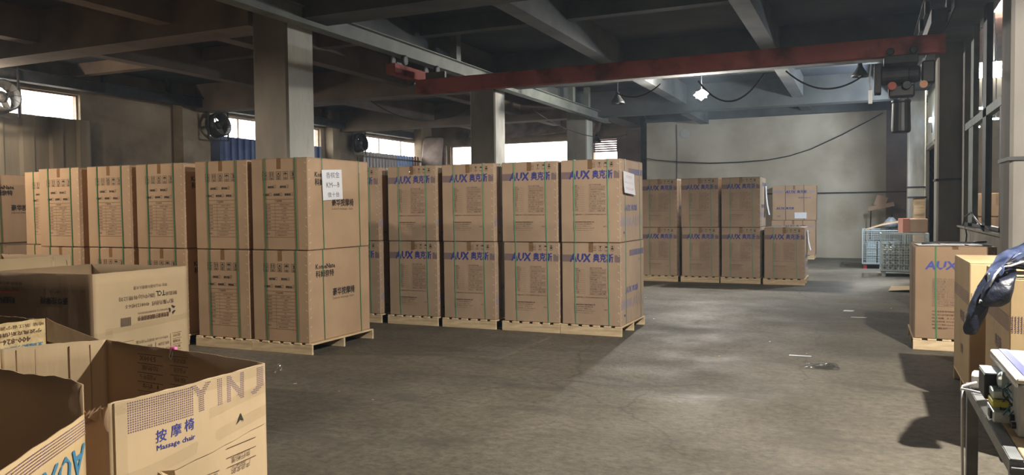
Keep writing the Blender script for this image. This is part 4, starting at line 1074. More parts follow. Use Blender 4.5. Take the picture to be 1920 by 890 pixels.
# hoist
hx = 0.46
m = MB(); m.box(hx - 0.22, hx + 0.20, -0.15, 0.15, -0.12, -0.005)
hb = m.build('hoist_body', MT['dark'], cr, bevel=0.012)
MB().lathe([(0.10, -0.24), (0.13, -0.22), (0.13, 0.10), (0.115, 0.11), (0.115, 0.22), (0.09, 0.25)], 20, Matrix.Translation((hx - 0.02, -0.02, -0.26)) @ Matrix.Rotation(R(90), 4, 'Y')).build('hoist_motor', MT['dark'], hb)
m = MB()
for k in range(10): m.lathe([(0.136, -0.004), (0.136, 0.004)], 20, Matrix.Translation((hx - 0.20 + 0.028 * k, -0.02, -0.26)) @ Matrix.Rotation(R(90), 4, 'Y'))
m.build('cooling_fin', MT['black'], hb)['kind'] = 'stuff'
MB().box(hx - 0.34, hx - 0.25, -0.13, 0.13, -0.50, -0.10).build('control_box', MT['dark'], hb, bevel=0.01)
MB().box(hx + 0.24, hx + 0.40, -0.11, 0.11, -0.40, -0.10).build('gear_box', MT['dark'], hb, bevel=0.02)
MB().lathe([(0.05, -0.02), (0.06, 0.0), (0.05, 0.02)], 12, Matrix.Translation((hx - 0.12, -0.16, -0.42)) @ Matrix.Rotation(R(90), 4, 'X')).build('terminal_cap', MT['red_paint'], hb)
MB().lathe([(0.05, -0.02), (0.055, 0.0), (0.05, 0.02)], 12, Matrix.Translation((hx + 0.06, -0.16, -0.42)) @ Matrix.Rotation(R(90), 4, 'X')).build('terminal_cap', MT['dark'], hb)
MT['orange'] = flat('orange_cap', (0.45, 0.18, 0.06), 0.5)
MB().lathe([(0.05, -0.02), (0.05, 0.02)], 12, Matrix.Translation((hx + 0.26, -0.14, -0.42)) @ Matrix.Rotation(R(90), 4, 'X')).build('terminal_cap', MT['orange'], hb)
m = MB(); m.box(hx - 0.16, hx + 0.16, -0.1, 0.1, -0.56, -0.40); m.build('lower_frame', MT['dark'], hb, bevel=0.02)
MB().lathe([(0.10, -1.04), (0.118, -1.02), (0.12, -0.98), (0.112, -0.64), (0.12, -0.62), (0.12, -0.60)], 20, Matrix.Translation((hx, 0, 0))).build('chain_bucket', MT['black'], hb, smooth=False)
MB().tube([(hx, 0, -0.55), (hx, 0, -0.61)], 0.02, 6).build('chain', MT['steel'], hb)
MB().box(hx - 0.41, hx - 0.36, -0.18, -0.12, -0.64, -0.46).build('limit_tag', MT['white_plastic'], hb)
MB().tube([(hx - 0.38, -0.13, -0.1), (hx - 0.40, -0.15, -0.3), (hx - 0.385, -0.15, -0.46)], 0.012, 6).build('limit_arm', MT['galv'], hb)
for x in (hx - 0.14, hx + 0.14):
    for y in (-0.12, 0.12): MB().lathe([(0.04, -0.015), (0.05, 0), (0.04, 0.015)], 12, Matrix.Translation((x, y, 0.05)) @ Matrix.Rotation(R(90), 4, 'X')).build('trolley_wheel', MT['dark'], hb)
# festoon cables below the bridge
def cable(pts, r, name, label, cat='cable', mat='black', n=6):
    o = MB().tube(pts, r, n).build(name, MT[mat], smooth=True); tag(o, label, cat); return o
def sag(a, b, drop, n=14):
    a = Vector(a); b = Vector(b)
    return [a.lerp(b, i / n) + Vector((0, 0, -drop * 4 * (i / n) * (1 - i / n))) for i in range(n + 1)]
cable(sag((-2.32, 12.2, 3.52), (-1.35, 12.2, 3.56), 0.36), 0.013, 'festoon_cable', 'black cable sagging below the red crane bridge beside the lit lamp')
cable(sag((-1.05, 12.2, 3.57), (-0.02, 12.2, 3.42), 0.22), 0.013, 'festoon_cable', 'black cable sagging between the red bridge and its hoist')
cable(sag((-3.6, 12.2, 3.42), (-2.9, 12.2, 3.52), 0.12), 0.011, 'festoon_cable', 'short black cable sagging under the red bridge left of the lit lamp')
cable(sag((-6.9, 16.6, 3.85), (-6.2, 22.0, 3.7), 0.3), 0.012, 'loose_cable', 'thin cable drooping past the second grey column')
cable(sag((-9.5, 14, 3.9), (-8.2, 16, 3.9), 0.35), 0.012, 'loose_cable', 'thin cable drooping left of the second grey column')
# wire across the back wall
pp = [(-6.72, 3.25), (-6.3, 3.16), (-5.5, 3.07), (-4.55, 3.0), (-3.6, 3.0), (-2.74, 3.04), (-2.1, 3.14), (-1.49, 3.32), (-0.6, 3.72), (0.2, 4.14), (0.5, 4.31)]
cable([(x, 25.72, z) for x, z in pp], 0.016, 'wall_cable', 'long dark cable slung in a curve across the back wall')
cable([(-5.62, 25.83, 4.3), (-5.6, 25.83, 3.4), (-5.62, 25.83, 2.2)], 0.01, 'wall_conduit', 'thin vertical conduit down the left part of the back wall', 'conduit', 'dark')
o = MB().lathe([(0.16, 0), (0.15, 0.02), (0.05, 0.03)], 14, Matrix.Translation((-5.35, 25.85, 4.0)) @ Matrix.Rotation(R(90), 4, 'X')).build('wall_socket', MT['col_light'])
tag(o, 'round pale patch fitting high on the back wall', 'wall fitting')

# ------------------------------------------------------------------ lamps
MT['emit'] = flat('lamp_face', (1, 1, 1), 0.4, emis=(1.0, 0.97, 0.9), es=60)
MT['emit_blue'] = flat('blue_lamp_face', (1, 1, 1), 0.4, emis=(0.7, 0.82, 1.0), es=45)
MT['shade_in'] = flat('lamp_shade_metal', (0.05, 0.05, 0.05), 0.5, 0.3)
def pendant(loc, label, lit=False, drop=0.25):
    r = thing('pendant_lamp', loc, label, 'lamp')
    m = MB(); m.lathe([(0.17, -0.10), (0.16, -0.06), (0.09, 0.03), (0.05, 0.10), (0.04, 0.16)], 20, cap=False)
    m.build('lamp_shade', MT['shade_in'], r, smooth=True, solid=0.004)
    MB().lathe([(0.01, -0.11), (0.045, -0.09), (0.05, -0.04), (0.03, 0.02), (0.02, 0.05)], 12).build('bulb', MT['emit'] if lit else MT['white_plastic'], r, smooth=True)
    MB().tube([(0, 0, 0.14), (0.01, 0, 0.14 + drop)], 0.012, 6).build('cord', MT['black'], r)
    return r
pendant((-5.10, 17.3, 4.05), 'unlit cone lamp hanging under the red bridge left of the lit lamp', drop=0.7)
pendant((-0.08, 17.0, 4.22), 'unlit cone lamp hanging near the hoist at the right', drop=0.6)
pendant((-8.9, 27.5, 4.1), 'small unlit cone lamp in front of the bright far opening', drop=0.76)
pendant((1.90, 4.8, 4.42), 'lit cone lamp above the right pile, out of frame', True, 0.3)
pendant((-11.2, 5.0, 4.42), 'lit cone lamp before the left end of the carton row, out of frame', True, 0.3)
pendant((-15.6, 9.8, 4.2), 'lit cone lamp in the left bay, out of frame', True, 0.5)
pendant((2.2, -1.2, 4.42), 'added fill lamp with a lit cone behind the viewer, out of frame', True, 0.3)  # housing of the added fill lamp
r = thing('floodlight', (-3.35, 18.0, 4.12), 'small bright white floodlight glowing under the ceiling beyond the red bridge', 'lamp')
MB().box(-0.13, 0.13, -0.02, 0.05, -0.08, 0.08).build('housing', MT['shade_in'], r, bevel=0.01)
MB().add([(-0.17, -0.03, 0), (0, -0.03, -0.13), (0.17, -0.03, 0.02), (0.02, -0.03, 0.12)], [(0, 1, 2, 3)]).build('lamp_face', MT['emit'], r, solid=0.01)
MB().tube([(0, 0.02, 0.09), (0, 0.02, 0.36), (0.0, 0.02, 0.88)], 0.01, 6).build('bracket', MT['black'], r)
r = thing('wall_lamp', (1.42, 20.6, 3.55), 'tiny bluish lamp shining beside the tall right column', 'lamp')
MB().box(-0.05, 0.03, -0.07, 0.07, -0.05, 0.05).build('lamp_face', MT['emit_blue'], r, bevel=0.015)
MB().box(0.031, 0.06, -0.03, 0.03, -0.03, 0.03).box(-0.0, 0.02, -0.012, 0.012, -0.3, -0.05).build('bracket', MT['shade_in'], r)
r = thing('floodlight', (3.0, 23.4, 5.0), 'large glaring floodlight seen through the upper right window', 'lamp')
MB().box(-0.34, 0.30, 0.02, 0.1, -0.2, 0.22).build('housing', MT['shade_in'], r)
MB().box(-0.32, 0.28, -0.01, 0.018, -0.18, 0.20).build('lamp_face', MT['emit'], r)
MB().tube([(0, 0.06, 0.23), (0, 0.06, 1.45)], 0.03, 8).build('bracket', MT['dark'], r)
for i, (x, y, z, s, lb) in enumerate(((2.6, 22.0, 3.9, 0.09, 'small lamp glowing in the next bay left of the large floodlight'), (2.9, 25.5, 3.75, 0.06, 'faint orange lamp low in the next bay'), (3.4, 26.0, 4.0, 0.08, 'dim lamp in the next bay under the glazing bar'))):
    r = thing('bay_lamp', (x, y, z), lb, 'lamp')
    MB().lathe([(s, -0.02), (s, 0.02)], 10).build('lamp_face', MT['emit_blue'] if i != 1 else MT['emit'], r)
    MB().tube([(0, 0, 0.03), (0, 0, 6.4 - z)], 0.015, 6).build('cord', MT['dark'], r)

# ------------------------------------------------------------------ wall fans
MT['fan'] = noisy('grimy_fan_metal', (0.02, 0.02, 0.018), (0.07, 0.065, 0.06), 5, 4, 0.45, 0.05)
def fan(loc, label):
    r = thing('wall_fan', loc, label, 'fan', 'fans hung along the left wall')
    T0 = Matrix.Rotation(R(78), 4, 'Y')
    MB().lathe([(0.30, -0.17), (0.33, -0.15), (0.33, 0.15), (0.30, 0.17)], 22, T0, cap=False).build('drum', MT['fan'], r, smooth=True, solid=0.008)
    MB().lathe([(0.05, -0.10), (0.11, -0.06), (0.12, 0.04), (0.05, 0.08)], 14, T0).build('motor', MT['fan'], r, smooth=True)
    for k in range(4):
        Tb = T0 @ Matrix.Rotation(R(90 * k + 20), 4, 'Z') @ Matrix.Rotation(R(28), 4, 'X')
        MB().box(0.10, 0.28, -0.06, 0.06, -0.004, 0.004, 0, Tb).build('blade', MT['fan'], r)
    m = MB()
    for k in range(12):
        a = k * PI / 6; m.tube([T0 @ Vector((0.03 * math.cos(a), 0.03 * math.sin(a), 0.18)), T0 @ Vector((0.31 * math.cos(a), 0.31 * math.sin(a), 0.17))], 0.004, 4)
    m.build('grille', MT['dark'], r)
    m = MB()
    for y in (-0.36, 0.36):
        bar(m, (0, y, 0.66), (0, y, -0.40), 0.035, 0.035)
    bar(m, (0, -0.36, -0.40), (0, 0.36, -0.40), 0.035, 0.035); m.build('frame', MT['dark'], r)
    return r
f0 = fan((-16.15, 16.45, 3.97), 'round dark wall fan hanging left of the nearest grey column')
c = dup(f0, (-16.15, 23.05, 3.97)); c['label'] = 'round dark wall fan hanging in front of the far window behind the near column'
c = dup(f0, (-16.15, 10.52, 4.0)); c['label'] = 'round dark wall fan cut off at the left edge of the picture'

# ------------------------------------------------------------------ wire cages by the back wall
def cage(x0, x1, y0, y1, zt, label, foot='galv'):
    w_, d_ = x1 - x0, y1 - y0
    r = thing('wire_cage', ((x0 + x1) / 2, (y0 + y1) / 2, 0), label, 'wire cage')
    fr = MB()
    for sx in (-1, 1):
        for sy in (-1, 1): fr.box(sx * w_ / 2 - 0.015, sx * w_ / 2 + 0.015, sy * d_ / 2 - 0.015, sy * d_ / 2 + 0.015, 0.12, zt)
    for z in (0.13, zt):
        for sy in (-1, 1): bar(fr, (-w_ / 2, sy * d_ / 2, z), (w_ / 2, sy * d_ / 2, z), 0.025, 0.025)
        for sx in (-1, 1): bar(fr, (sx * w_ / 2, -d_ / 2, z), (sx * w_ / 2, d_ / 2, z), 0.025, 0.025)
    fr.build('frame', MT['galv'], r)
    def mesh(n, L, horiz):
        m = MB(); k = int(L / 0.05)
        for i in range(k + 1): m.box(-L / 2 + L * i / k - 0.003, -L / 2 + L * i / k + 0.003, -0.003, 0.003, 0.14, zt - 0.01)
        for j in range(14): z = 0.16 + (zt - 0.2) * j / 13; m.box(-L / 2, L / 2, -0.003, 0.003, z - 0.003, z + 0.003)
        o = m.build('mesh_side', MT['galv'], r); o['kind'] = 'stuff'; return o
    a = mesh(0, w_, 1); a.location = (0, -d_ / 2, 0)
    b_ = a.copy(); C.objects.link(b_); b_.parent = r; b_.location = (0, d_ / 2, 0)
    a = mesh(0, d_, 1); a.location = (-w_ / 2, 0, 0); a.rotation_euler = (0, 0, R(90))
    b_ = a.copy(); C.objects.link(b_); b_.parent = r; b_.location = (w_ / 2, 0, 0)
    MB().box(-w_ / 2, w_ / 2, -d_ / 2, d_ / 2, 0.10, 0.115).build('base', MT['steel'], r)
    ft = None
    for sx in (-1, 1):
        for sy in (-1, 1):
            if ft is None: ft = MB().box(-0.04, 0.04, -0.03, 0.03, 0, 0.099).build('foot', MT[foot], r); o = ft
            else: o = ft.copy(); C.objects.link(o); o.parent = r
            o.location = (sx * (w_ / 2 - 0.06), sy * (d_ / 2 - 0.05), 0)
    return r
MT['red_foot'] = flat('red_foot', (0.5, 0.05, 0.05), 0.5)
cage(0.36, 1.30, 19.42, 20.35, 0.95, 'nearer wire mesh cage filled with ridged metal castings')
cage(-0.02, 0.94, 21.7, 23.2, 0.96, 'farther wire mesh cage with red feet beside the back wall', 'red_foot')
MT['casting'] = noisy('greasy_casting', (0.30, 0.29, 0.23), (0.50, 0.48, 0.38), 9, 4, 0.45, 0.1, 60, metal=0.35)
first = None; n = 0
for row in range(5):
    for col in range(8):
        for dep in range(2):
            x = 0.44 + col * 0.112 + random.uniform(-0.004, 0.004); y = 19.58 + dep * 0.30; z = 0.117 + row * 0.122
            if row == 4 and col < 5 and dep == 0 and random.random() < 0.3: continue
            if first is None:
                r = thing('metal_casting', (x, y, z)); MB().lathe([(0.05, 0), (0.052, 0.02), (0.03, 0.035), (0.028, 0.07), (0.052, 0.085), (0.052, 0.11), (0.03, 0.118)], 10).build('body', MT['casting'], r); MB().lathe([(0.018, 0.118), (0.018, 0.1205)], 8).build('bore', MT['black'], r); first = r
            else: r = dup(first, (x, y, z))
            tag(r, 'ridged greasy metal casting stacked in the nearer wire cage', 'metal part', 'metal castings in the wire cage')
MT['pale_blue'] = flat('pale_blue_plastic', (0.42, 0.52, 0.56), 0.4)
for i in range(3):
    for j in range(4):
        o = MB().box(-0.12, 0.12, -0.18, 0.18, 0, 0.17).build('plastic_tub', MT['pale_blue'] if (i + j) % 2 else MT['steel'], bevel=0.02, loc=(0.26 + 0.26 * i, 21.8 + 0.38 * j if True else 0, 0.118)) if False else None
tub = None
for i in range(3):
    for j in range(3):
        for k in range(3):
            loc = (0.18 + 0.27 * i, 21.98 + 0.45 * j, 0.118 + 0.19 * k)
            if tub is None:
                t = thing('plastic_tub', loc); m = MB(); m.box(-0.11, 0.11, -0.2, 0.2, 0, 0.012)
                for s in (-1, 1): m.box(s * 0.11 - 0.006, s * 0.11 + 0.006, -0.2, 0.2, 0.012, 0.165); m.box(-0.103, 0.103, s * 0.2 - 0.006, s * 0.2 + 0.006, 0.012, 0.165)
                m.build('body', MT['pale_blue'], t); MB().box(-0.12, 0.12, -0.21, 0.21, 0.166, 0.18).build('lid', MT['galv'], t); tub = t
            else: t = dup(tub, loc)
            tag(t, 'pale blue plastic tub stacked inside the farther wire cage', 'tub', 'tubs in the farther cage')
# what lies on the cages
MT['peach'] = board('peach_board', (0.62, 0.43, 0.30)); MT['peach_red'] = flat('red_tape', (0.60, 0.27, 0.19), 0.5)
r = thing('small_carton', (1.0, 20.6, 1.0), 'battered peach carton with red tape lying on the wire cages', 'carton', rz=R(12)); r.location.z = 0.965; r.location.x = 1.02; r.location.y = 19.95
MB().box(-0.26, 0.26, -0.2, 0.2, 0, 0.32).build('body', MT['peach'], r, bevel=0.02); MB().box(-0.262, -0.12, -0.203, 0.203, 0.001, 0.322).build('tape', MT['peach_red'], r); MB().box(-0.26, 0.26, -0.03, 0.03, 0.321, 0.325).build('flap_seam', MT['peach_red'], r)
r = thing('cardboard_sheet', (0.35, 22.2, 0.98), 'folded brown cardboard sheet sagging over the farther cage', 'cardboard')
m = MB(); m.add([(-0.3, -0.5, 0.0), (0.1, -0.5, 0.12), (0.5, -0.5, 0.2), (-0.3, 0.4, 0.0), (0.1, 0.4, 0.14), (0.5, 0.4, 0.22)], [(0, 1, 4, 3), (1, 2, 5, 4)]); m.build('sheet', MT['kraft'], r, solid=0.008)
r = thing('crumpled_bag', (0.66, 23.05, 1.0), 'crumpled grey plastic bag on the farther wire cage', 'bag')
m = MB(); m.lathe([(0.02, -0.02), (0.16, 0.02), (0.19, 0.10), (0.13, 0.19), (0.05, 0.26), (0.02, 0.27)], 12); m.v = [(x + random.uniform(-0.03, 0.03), y + random.uniform(-0.03, 0.03), z + random.uniform(-0.02, 0.02)) for x, y, z in m.v]
MT['bag'] = flat('grey_bag', (0.32, 0.35, 0.38), 0.4); m.build('body', MT['bag'], r, smooth=True)
r = thing('red_plank', (0.45, 25.3, 1.55), 'broken reddish panel leaning near the back wall above the cages', 'board')
m = MB(); m.box(-0.32, 0.36, -0.02, 0.02, -0.06, 0.06, 0, Matrix.Rotation(R(-12), 4, 'Y')); m.box(-0.2, 0.1, -0.03, 0.01, 0.0, 0.3, 0, Matrix.Rotation(R(20), 4, 'Y')); m.build('body', MT['peach'], r)
MB().tube([(-0.3, 0, -1.54), (-0.25, 0.05, -0.05)], 0.02, 6).tube([(0.3, 0, -1.54), (0.3, 0.05, 0.02)], 0.02, 6).build('leg', MT['dark'], r)
r = thing('tool_stand', (1.22, 21.2, 0), 'pale wooden cabinet side standing in the right doorway', 'cabinet')
MB().box(-0.13, 0.10, -0.25, 0.25, 0, 1.75).build('body', MT['wood'], r, bevel=0.01); MB().box(-0.25, 0.14, -0.28, 0.28, 1.751, 1.79).build('top', MT['dark'], r)

# ------------------------------------------------------------------ crates in the next bay
def crate(x, y, z, s, lb):
    r = thing('stacked_carton', (x, y, z), lb, 'carton', 'cartons in the next bay')
    MB().box(-0.5 * s, 0.5 * s, -0.5 * s, 0.5 * s, 0, 0.62 * s).build('body', MT['kraft_dull'], r, bevel=0.02); MB().box(-0.04, 0.04, -0.5 * s - 0.003, 0.5 * s, 0.3 * s, 0.62 * s + 0.003).build('tape', MT['tape'], r)
for i, (x, y) in enumerate(((3.2, 24.5), (3.3, 27.0), (4.5, 27.0))):
    for k in range(3):
        crate(x, y, k * 0.63, 1.0, '%s carton of the %s pile seen through the right window' % (['bottom', 'second', 'third', 'top'][k], ['nearest', 'middle', 'farthest'][i]))
cable([(1.5, 14.9, 1.25), (1.48, 14.4, 1.4), (1.47, 13.6, 1.47), (1.46, 12.8, 1.36), (1.47, 12.2, 1.24)], 0.014, 'black_hose', 'black hose looped over the right window sill')
cable([(1.5, 14.6, 1.24), (1.5, 14.4, 1.10), (1.45, 14.2, 0.8), (1.5, 14.1, 0.3)], 0.014, 'black_hose', 'black hose hanging down from the right window sill')
cable([(0.6, 9.9, 1.165), (0.8, 10.05, 1.175), (1.05, 10.0, 1.17), (1.25, 10.15, 1.175)], 0.012, 'black_hose', 'black strap end lying on the blue-lettered carton at the right')

# ------------------------------------------------------------------ steel table with its switch box
tb = thing('steel_table', (0, 0, 0), 'grey angle-iron work table with a wood top at the right edge', 'table')
TX0, TX1, TY0, TY1, TZ = 0.425, 1.35, 2.86, 4.03, 0.80
m = MB()
for a, b_ in (((TX0, TY0), (TX0, TY1)), ((TX1, TY0), (TX1, TY1)), ((TX0, TY0), (TX1, TY0)), ((TX0, TY1), (TX1, TY1))):
    bar(m, (a[0], a[1], TZ - 0.025), (b_[0], b_[1], TZ - 0.025), 0.045 if a[0] != b_[0] else 0.006, 0.045 if a[0] == b_[0] else 0.006)
m.box(TX0, TX0 + 0.035, TY0, TY1, TZ - 0.006, TZ)
m.build('frame', MT['steel'], tb)
leg = MB().box(-0.004, 0.04, -0.04, 0.004, 0, TZ - 0.007).build('leg', MT['steel'], tb, loc=(TX0 + 0.004, TY1 - 0.004, 0))
for x, y in ((TX0 + 0.004, TY0 + 0.04), (TX1 - 0.04, TY0 + 0.04), (TX1 - 0.04, TY1 - 0.004)):
    o = leg.copy(); C.objects.link(o); o.parent = tb; o.location = (x, y, 0)
for i in range(5):
    x = TX0 + 0.04 + i * 0.178
    MB().box(x, x + 0.172, TY0 + 0.01, TY1 - 0.01, TZ - 0.018, TZ - 0.001).build('board', MT['wood_old'], tb, bevel=0.003)
MT['box_grey'] = noisy('cabinet_paint', (0.30, 0.32, 0.33), (0.38, 0.40, 0.40), 4, 4, 0.4, 0.03)
MT['box_lid'] = noisy('cabinet_lid', (0.55, 0.52, 0.46), (0.66, 0.63, 0.56), 3, 5, 0.4, 0.05)
MT['blue_tape'] = flat('blue_tape', (0.10, 0.12, 0.45), 0.4)
eb = thing('switch_box', (0.485, 3.12, 0.802), 'grey electrical cabinet lying on the steel table, blue tape on its lid', 'electrical cabinet')
MB().box(0, 0.55, 0, 0.60, 0, 0.185).build('body', MT['box_grey'], eb, bevel=0.006)
MB().box(-0.008, 0.558, -0.008, 0.608, 0.186, 0.203).build('lid', MT['box_lid'], eb, bevel=0.005)
MB().box(0.022, 0.052, -0.004, 0.604, 0.2035, 0.206).build('tape', MT['blue_tape'], eb)
MB().box(-0.0085, -0.002, 0.0, 0.6, 0.172, 0.186).build('lid_gasket', MT['white_plastic'], eb)
MT['label_yel'] = flat('yellow_label', (0.75, 0.72, 0.08), 0.5)
MB().box(-0.065, -0.001, 0.30, 0.46, 0.06, 0.155).build('relay_block', MT['black'], eb, bevel=0.004)
MB().box(-0.063, -0.002, 0.30, 0.46, 0.1555, 0.160).build('relay_cap', MT['galv'], eb)
MB().box(-0.05, -0.001, 0.20, 0.295, 0.085, 0.115).build('terminal_block', MT['galv'], eb, bevel=0.003)
MB().box(-0.055, -0.001, 0.17, 0.28, 0.06, 0.083).build('breaker', MT['label_yel'], eb, bevel=0.003)
so = MB().box(-0.055, -0.001, 0.14, 0.30, 0.012, 0.052).build('socket', MT['galv'], eb, bevel=0.003); MB().box(-0.062, -0.0555, 0.17, 0.22, 0.018, 0.046).build('socket_hole', MT['black'], so)
MB().lathe([(0.03, 0), (0.03, 0.02), (0.018, 0.03)], 14, Matrix.Translation((-0.001, 0.235, 0.15)) @ Matrix.Rotation(R(-90), 4, 'Y')).build('dial', MT['galv'], eb)
MT['blue_wire'] = flat('blue_wire', (0.05, 0.22, 0.33), 0.4)
for k in range(7):
    pts = [Vector((-0.004, 0.12 + 0.02 * k, 0.16 - 0.004 * k))]
    for s in range(1, 6): pts.append(Vector((-0.012 - 0.02 * math.sin(s * 1.1 + k), 0.12 + 0.02 * k - 0.012 * s * math.sin(k), 0.16 - 0.022 * s)))
    MB().tube(pts, 0.003, 5).build('wire', MT['blue_wire'] if k % 3 else MT['black'], eb, smooth=True)
for y, z in ((0.05, 0.03), (0.08, 0.05)): MB().lathe([(0.012, 0), (0.012, 0.012)], 10, Matrix.Translation((-0.001, y, z)) @ Matrix.Rotation(R(-90), 4, 'Y')).build('knockout', MT['black'], eb)
ad = thing('power_adapter', (0.428, 3.88, 0.803), 'white plastic adapter with a looped white lead on the table corner', 'adapter', rz=R(-8))
MB().box(0, 0.12, 0, 0.11, 0, 0.062).build('body', MT['white_plastic'], ad, bevel=0.008)
MB().box(0.125, 0.20, 0.03, 0.04, 0.0, 0.075).build('backing_card', MT['paper'], ad)
MB().tube([(0.02, -0.001, 0.03), (0.0, -0.03, 0.028), (-0.03, -0.05, 0.018), (-0.035, -0.06, 0.008), (0.0, -0.08, 0.008), (0.04, -0.10, 0.006), (0.075, -0.09, 0.03)], 0.0055, 8).build('lead', MT['white_plastic'], ad, smooth=True)
cable([(0.405, 3.98, 0.78), (0.405, 3.975, 0.6), (0.41, 3.97, 0.3), (0.41, 3.96, 0.02)], 0.006, 'white_cable', 'white cable running down the near table leg', 'cable', 'white_plastic')

# ------------------------------------------------------------------ jacket thrown over the cartons
jk = thing('draped_jacket', (0, 0, 0), 'shiny dark blue and black jacket thrown over the right cartons, sleeve hanging', 'jacket')
MT['jacket'] = noisy('navy_nylon', (0.006, 0.007, 0.012), (0.016, 0.020, 0.040), 5, 3, 0.42, 0.6, 14)
MT['jacket_blue'] = noisy('slate_nylon', (0.02, 0.03, 0.07), (0.11, 0.14, 0.26), 9, 3, 0.33, 0.6, 14)
MT['piping'] = flat('silver_piping', (0.6, 0.63, 0.66), 0.35)
def loft(name, secs, mat, n=20):
    fine_ = []
    for (c0, a0, b0_), (c1_, a1, b1_) in zip(secs, secs[1:]):
        for q_ in range(3):
            t_ = q_ / 3; fine_.append((Vector(c0).lerp(Vector(c1_), t_), Vector(a0).lerp(Vector(a1), t_), Vector(b0_).lerp(Vector(b1_), t_)))
    secs = fine_ + [secs[-1]]
    """secs: centre, half width vector, half thickness vector"""
    m = MB(); V = []
    for c_, a_, b_ in secs:
        for k in range(n):
            t = 2 * PI * k / n; wv = 1 + 0.10 * math.sin(3 * t + c_[2] * 22) + 0.08 * math.sin(5 * t - c_[2] * 47)
            V.append(Vector(c_) + Vector(a_) * math.cos(t) * wv + Vector(b_) * math.sin(t) * wv)
    fs = []
    for i in range(len(secs) - 1):
        for k in range(n):
            a = i * n + k; b_ = i * n + (k + 1) % n; fs.append((a, b_, b_ + n, a + n))
    fs.append(tuple(range(n))[::-1]); fs.append(tuple(range((len(secs) - 1) * n, len(secs) * n)))
    m.add(V, fs); o = m.build(name, MT[mat], jk, smooth=True); md = o.modifiers.new('s', 'SUBSURF'); md.levels = md.render_levels = 1; return o
def jp(px, py, y):   # only used to place the folds in the plane y
    d_ = fwd + rt * ((px - 960) / F) + up * ((445 - py) / F); t = y / d_.y; return Vector((0, 0, 1.6)) + d_ * t
loft('sleeve', [(jp(1876, 496, 5.95), (0.05, 0.05, 0.0), (0, 0.03, 0.05)), (jp(1858, 525, 5.72), (0.062, 0.0, 0.02), (0, 0.035, 0.0)), (jp(1843, 555, 5.62), (0.062, 0, 0.02), (0, 0.032, 0)), (jp(1830, 585, 5.6), (0.06, 0, 0.015), (0, 0.03, 0)), (jp(1824, 610, 5.6), (0.052, 0, 0.01), (0, 0.028, 0)), (jp(1820, 628, 5.6), (0.03, 0, 0.0), (0, 0.018, 0))], 'jacket')
loft('torso', [(jp(1893, 500, 5.95), (0.03, 0.06, 0.02), (0.02, 0, 0.03)), (jp(1880, 520, 5.62), (0.075, 0.0, 0.02), (0, 0.035, 0)), (jp(1873, 545, 5.57), (0.085, 0, 0.0), (0, 0.035, 0)), (jp(1864, 565, 5.57), (0.078, 0, 0.0), (0, 0.03, 0)), (jp(1857, 575, 5.58), (0.05, 0, 0.0), (0, 0.02, 0))], 'jacket')
loft('back_fold', [(jp(1862, 530, 5.66), (0.03, 0, 0.02), (0.0, 0.02, 0.0)), (jp(1868, 500, 5.75), (0.05, 0.0, 0.035), (0, 0.05, 0.01)), (jp(1885, 480, 5.95), (0.05, 0.03, 0.04), (-0.02, 0.07, 0.02)), (jp(1908, 472, 6.05), (0.04, 0.05, 0.06), (0, 0.12, 0.0)), (jp(1945, 466, 6.05), (0.0, 0.05, 0.075), (0, 0.16, 0.0)), (jp(1990, 470, 6.0), (0.0, 0.0, 0.06), (0, 0.12, 0.0))], 'jacket_blue')
loft('front_fold', [(jp(1868, 520, 5.58), (0.02, 0, 0.02), (0.0, 0.01, 0.0)), (jp(1888, 497, 5.72), (0.05, 0, 0.02), (0, 0.03, 0)), (jp(1912, 490, 5.74), (0.04, 0.0, 0.045), (0, 0.05, 0.0)), (jp(1950, 495, 5.74), (0.0, 0.0, 0.05), (0, 0.06, 0.0))], 'jacket')
loft('inner_panel', [(jp(1880, 515, 5.56), (0.01, 0, 0.02), (0.0, 0.006, 0.0)), (jp(1874, 502, 5.60), (0.022, 0, 0.02), (0, 0.01, 0)), (jp(1890, 492, 5.66), (0.03, 0.0, 0.015), (0, 0.02, 0.0)), (jp(1905, 486, 5.68), (0.01, 0.0, 0.01), (0, 0.01, 0.0))], 'jacket_blue')
MB().tube([jp(1877, 502, 5.56), jp(1866, 515, 5.53), jp(1859, 530, 5.53), jp(1856, 538, 5.54)], [0.006, 0.008, 0.006, 0.003], 6).build('piping', MT['piping'], jk, smooth=True)
MB().tube([jp(1843, 566, 5.56), jp(1838, 562, 5.55), jp(1836, 568, 5.55)], 0.005, 6).tube([jp(1880, 500, 5.6), jp(1895, 498, 5.66), jp(1920, 490, 5.66)], [0.006, 0.009, 0.005], 6).build('piping', MT['piping'], jk, smooth=True)

# ------------------------------------------------------------------ litter on the floor
def scrap(name, pts, z, mat, label, cat, lift=0.006):
    m = MB(); V = [(x, y, z + lift * random.random()) for x, y in pts]; m.add(V, [tuple(range(len(V)))])
    return tag(m.build(name, mat, solid=0.003), label, cat)
MT['clear_bag'] = filmy('plastic_litter', (0.85, 0.87, 0.88), 0.35, 0.25)
m = MB(); nn = 7
V = [(-0.36 + 0.05 * (i - 3) + random.uniform(-0.02, 0.02), 8.30 + 0.04 * (j - 3) + random.uniform(-0.02, 0.02), 0.006 + random.uniform(0, 0.035) * (1 if 0 < i < 6 and 0 < j < 6 else 0.1)) for i in range(nn) for j in range(nn)]
m.add(V, [(i * nn + j, (i + 1) * nn + j, (i + 1) * nn + j + 1, i * nn + j + 1) for i in range(nn - 1) for j in range(nn - 1)])
tag(m.build('plastic_bag', MT['clear_bag']), 'crumpled clear plastic bag lying on the open floor', 'plastic bag')
scrap('paper_scrap', [(-0.72, 8.82), (-0.5, 8.84), (-0.5, 8.87), (-0.72, 8.86)], 0.002, MT['paper'], 'thin white paper strip on the floor behind the plastic bag', 'paper')
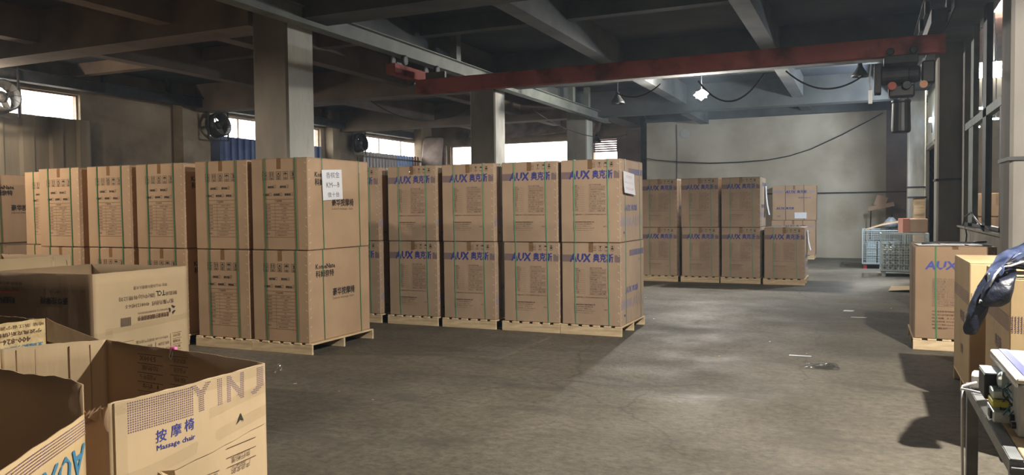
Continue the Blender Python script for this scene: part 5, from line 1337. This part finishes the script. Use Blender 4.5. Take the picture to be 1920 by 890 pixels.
scrap('paper_scrap', [(-0.28, 12.84), (-0.14, 12.86), (-0.12, 12.95), (-0.26, 12.93)], 0.002, MT['paper'], 'small white paper scrap on the floor, farther of two', 'paper')
scrap('paper_scrap', [(-0.16, 12.15), (0.06, 12.15), (0.05, 12.2), (-0.15, 12.2)], 0.002, MT['paper'], 'small white paper scrap on the floor, nearer of two', 'paper')
scrap('cardboard_scrap', [(0.42, 16.0), (0.95, 16.0), (1.05, 16.9), (0.5, 16.95)], 0.002, MT['kraft_light'], 'flat torn cardboard piece on the floor before the wire cages', 'cardboard', 0.06)
for i in range(14):
    x = random.uniform(-5, 0.4); y = random.uniform(5.2, 14)
    s_ = random.uniform(0.012, 0.03)
    scrap('floor_debris', [(x, y), (x + s_, y + 0.3 * s_), (x + 0.8 * s_, y + s_), (x - 0.2 * s_, y + 0.7 * s_)], 0.002, MT['kraft_light'] if i % 2 else MT['paper'], 'tiny pale crumb of debris on the open floor', 'debris')['group'] = 'crumbs on the floor'

# ------------------------------------------------------------------ dusty air
m = bpy.data.materials.new('dusty_air'); m.use_nodes = True
nt = m.node_tree; nt.nodes.remove(nt.nodes['Principled BSDF'])
vs_ = nt.nodes.new('ShaderNodeVolumeScatter'); vs_.inputs['Density'].default_value = HAZE; vs_.inputs['Anisotropy'].default_value = 0.3
vs_.inputs['Color'].default_value = (0.62, 0.80, 1.0, 1)
nt.links.new(vs_.outputs[0], nt.nodes['Material Output'].inputs['Volume'])
mb = MB(); pr = [(-17.3, 0.001), (9.5, 0.001), (9.5, 6.7), (2.0, 6.7), (2.0, SLAB + 0.1), (-17.3, SLAB + 0.1)]; n = 6
mb.add([(x, -5.1, z) for x, z in pr] + [(x, 29.4, z) for x, z in pr], [(5, 4, 1, 0), (4, 3, 2, 1), (6, 7, 10, 11), (7, 8, 9, 10)] + [(i, (i + 1) % n, (i + 1) % n + n, i + n) for i in range(n)])
o = mb.build('dusty_air', m)
bm = bmesh.new(); bm.from_mesh(o.data); bmesh.ops.recalc_face_normals(bm, faces=bm.faces); bm.to_mesh(o.data); bm.free()
o.name = 'haze'; o['kind'] = 'structure'
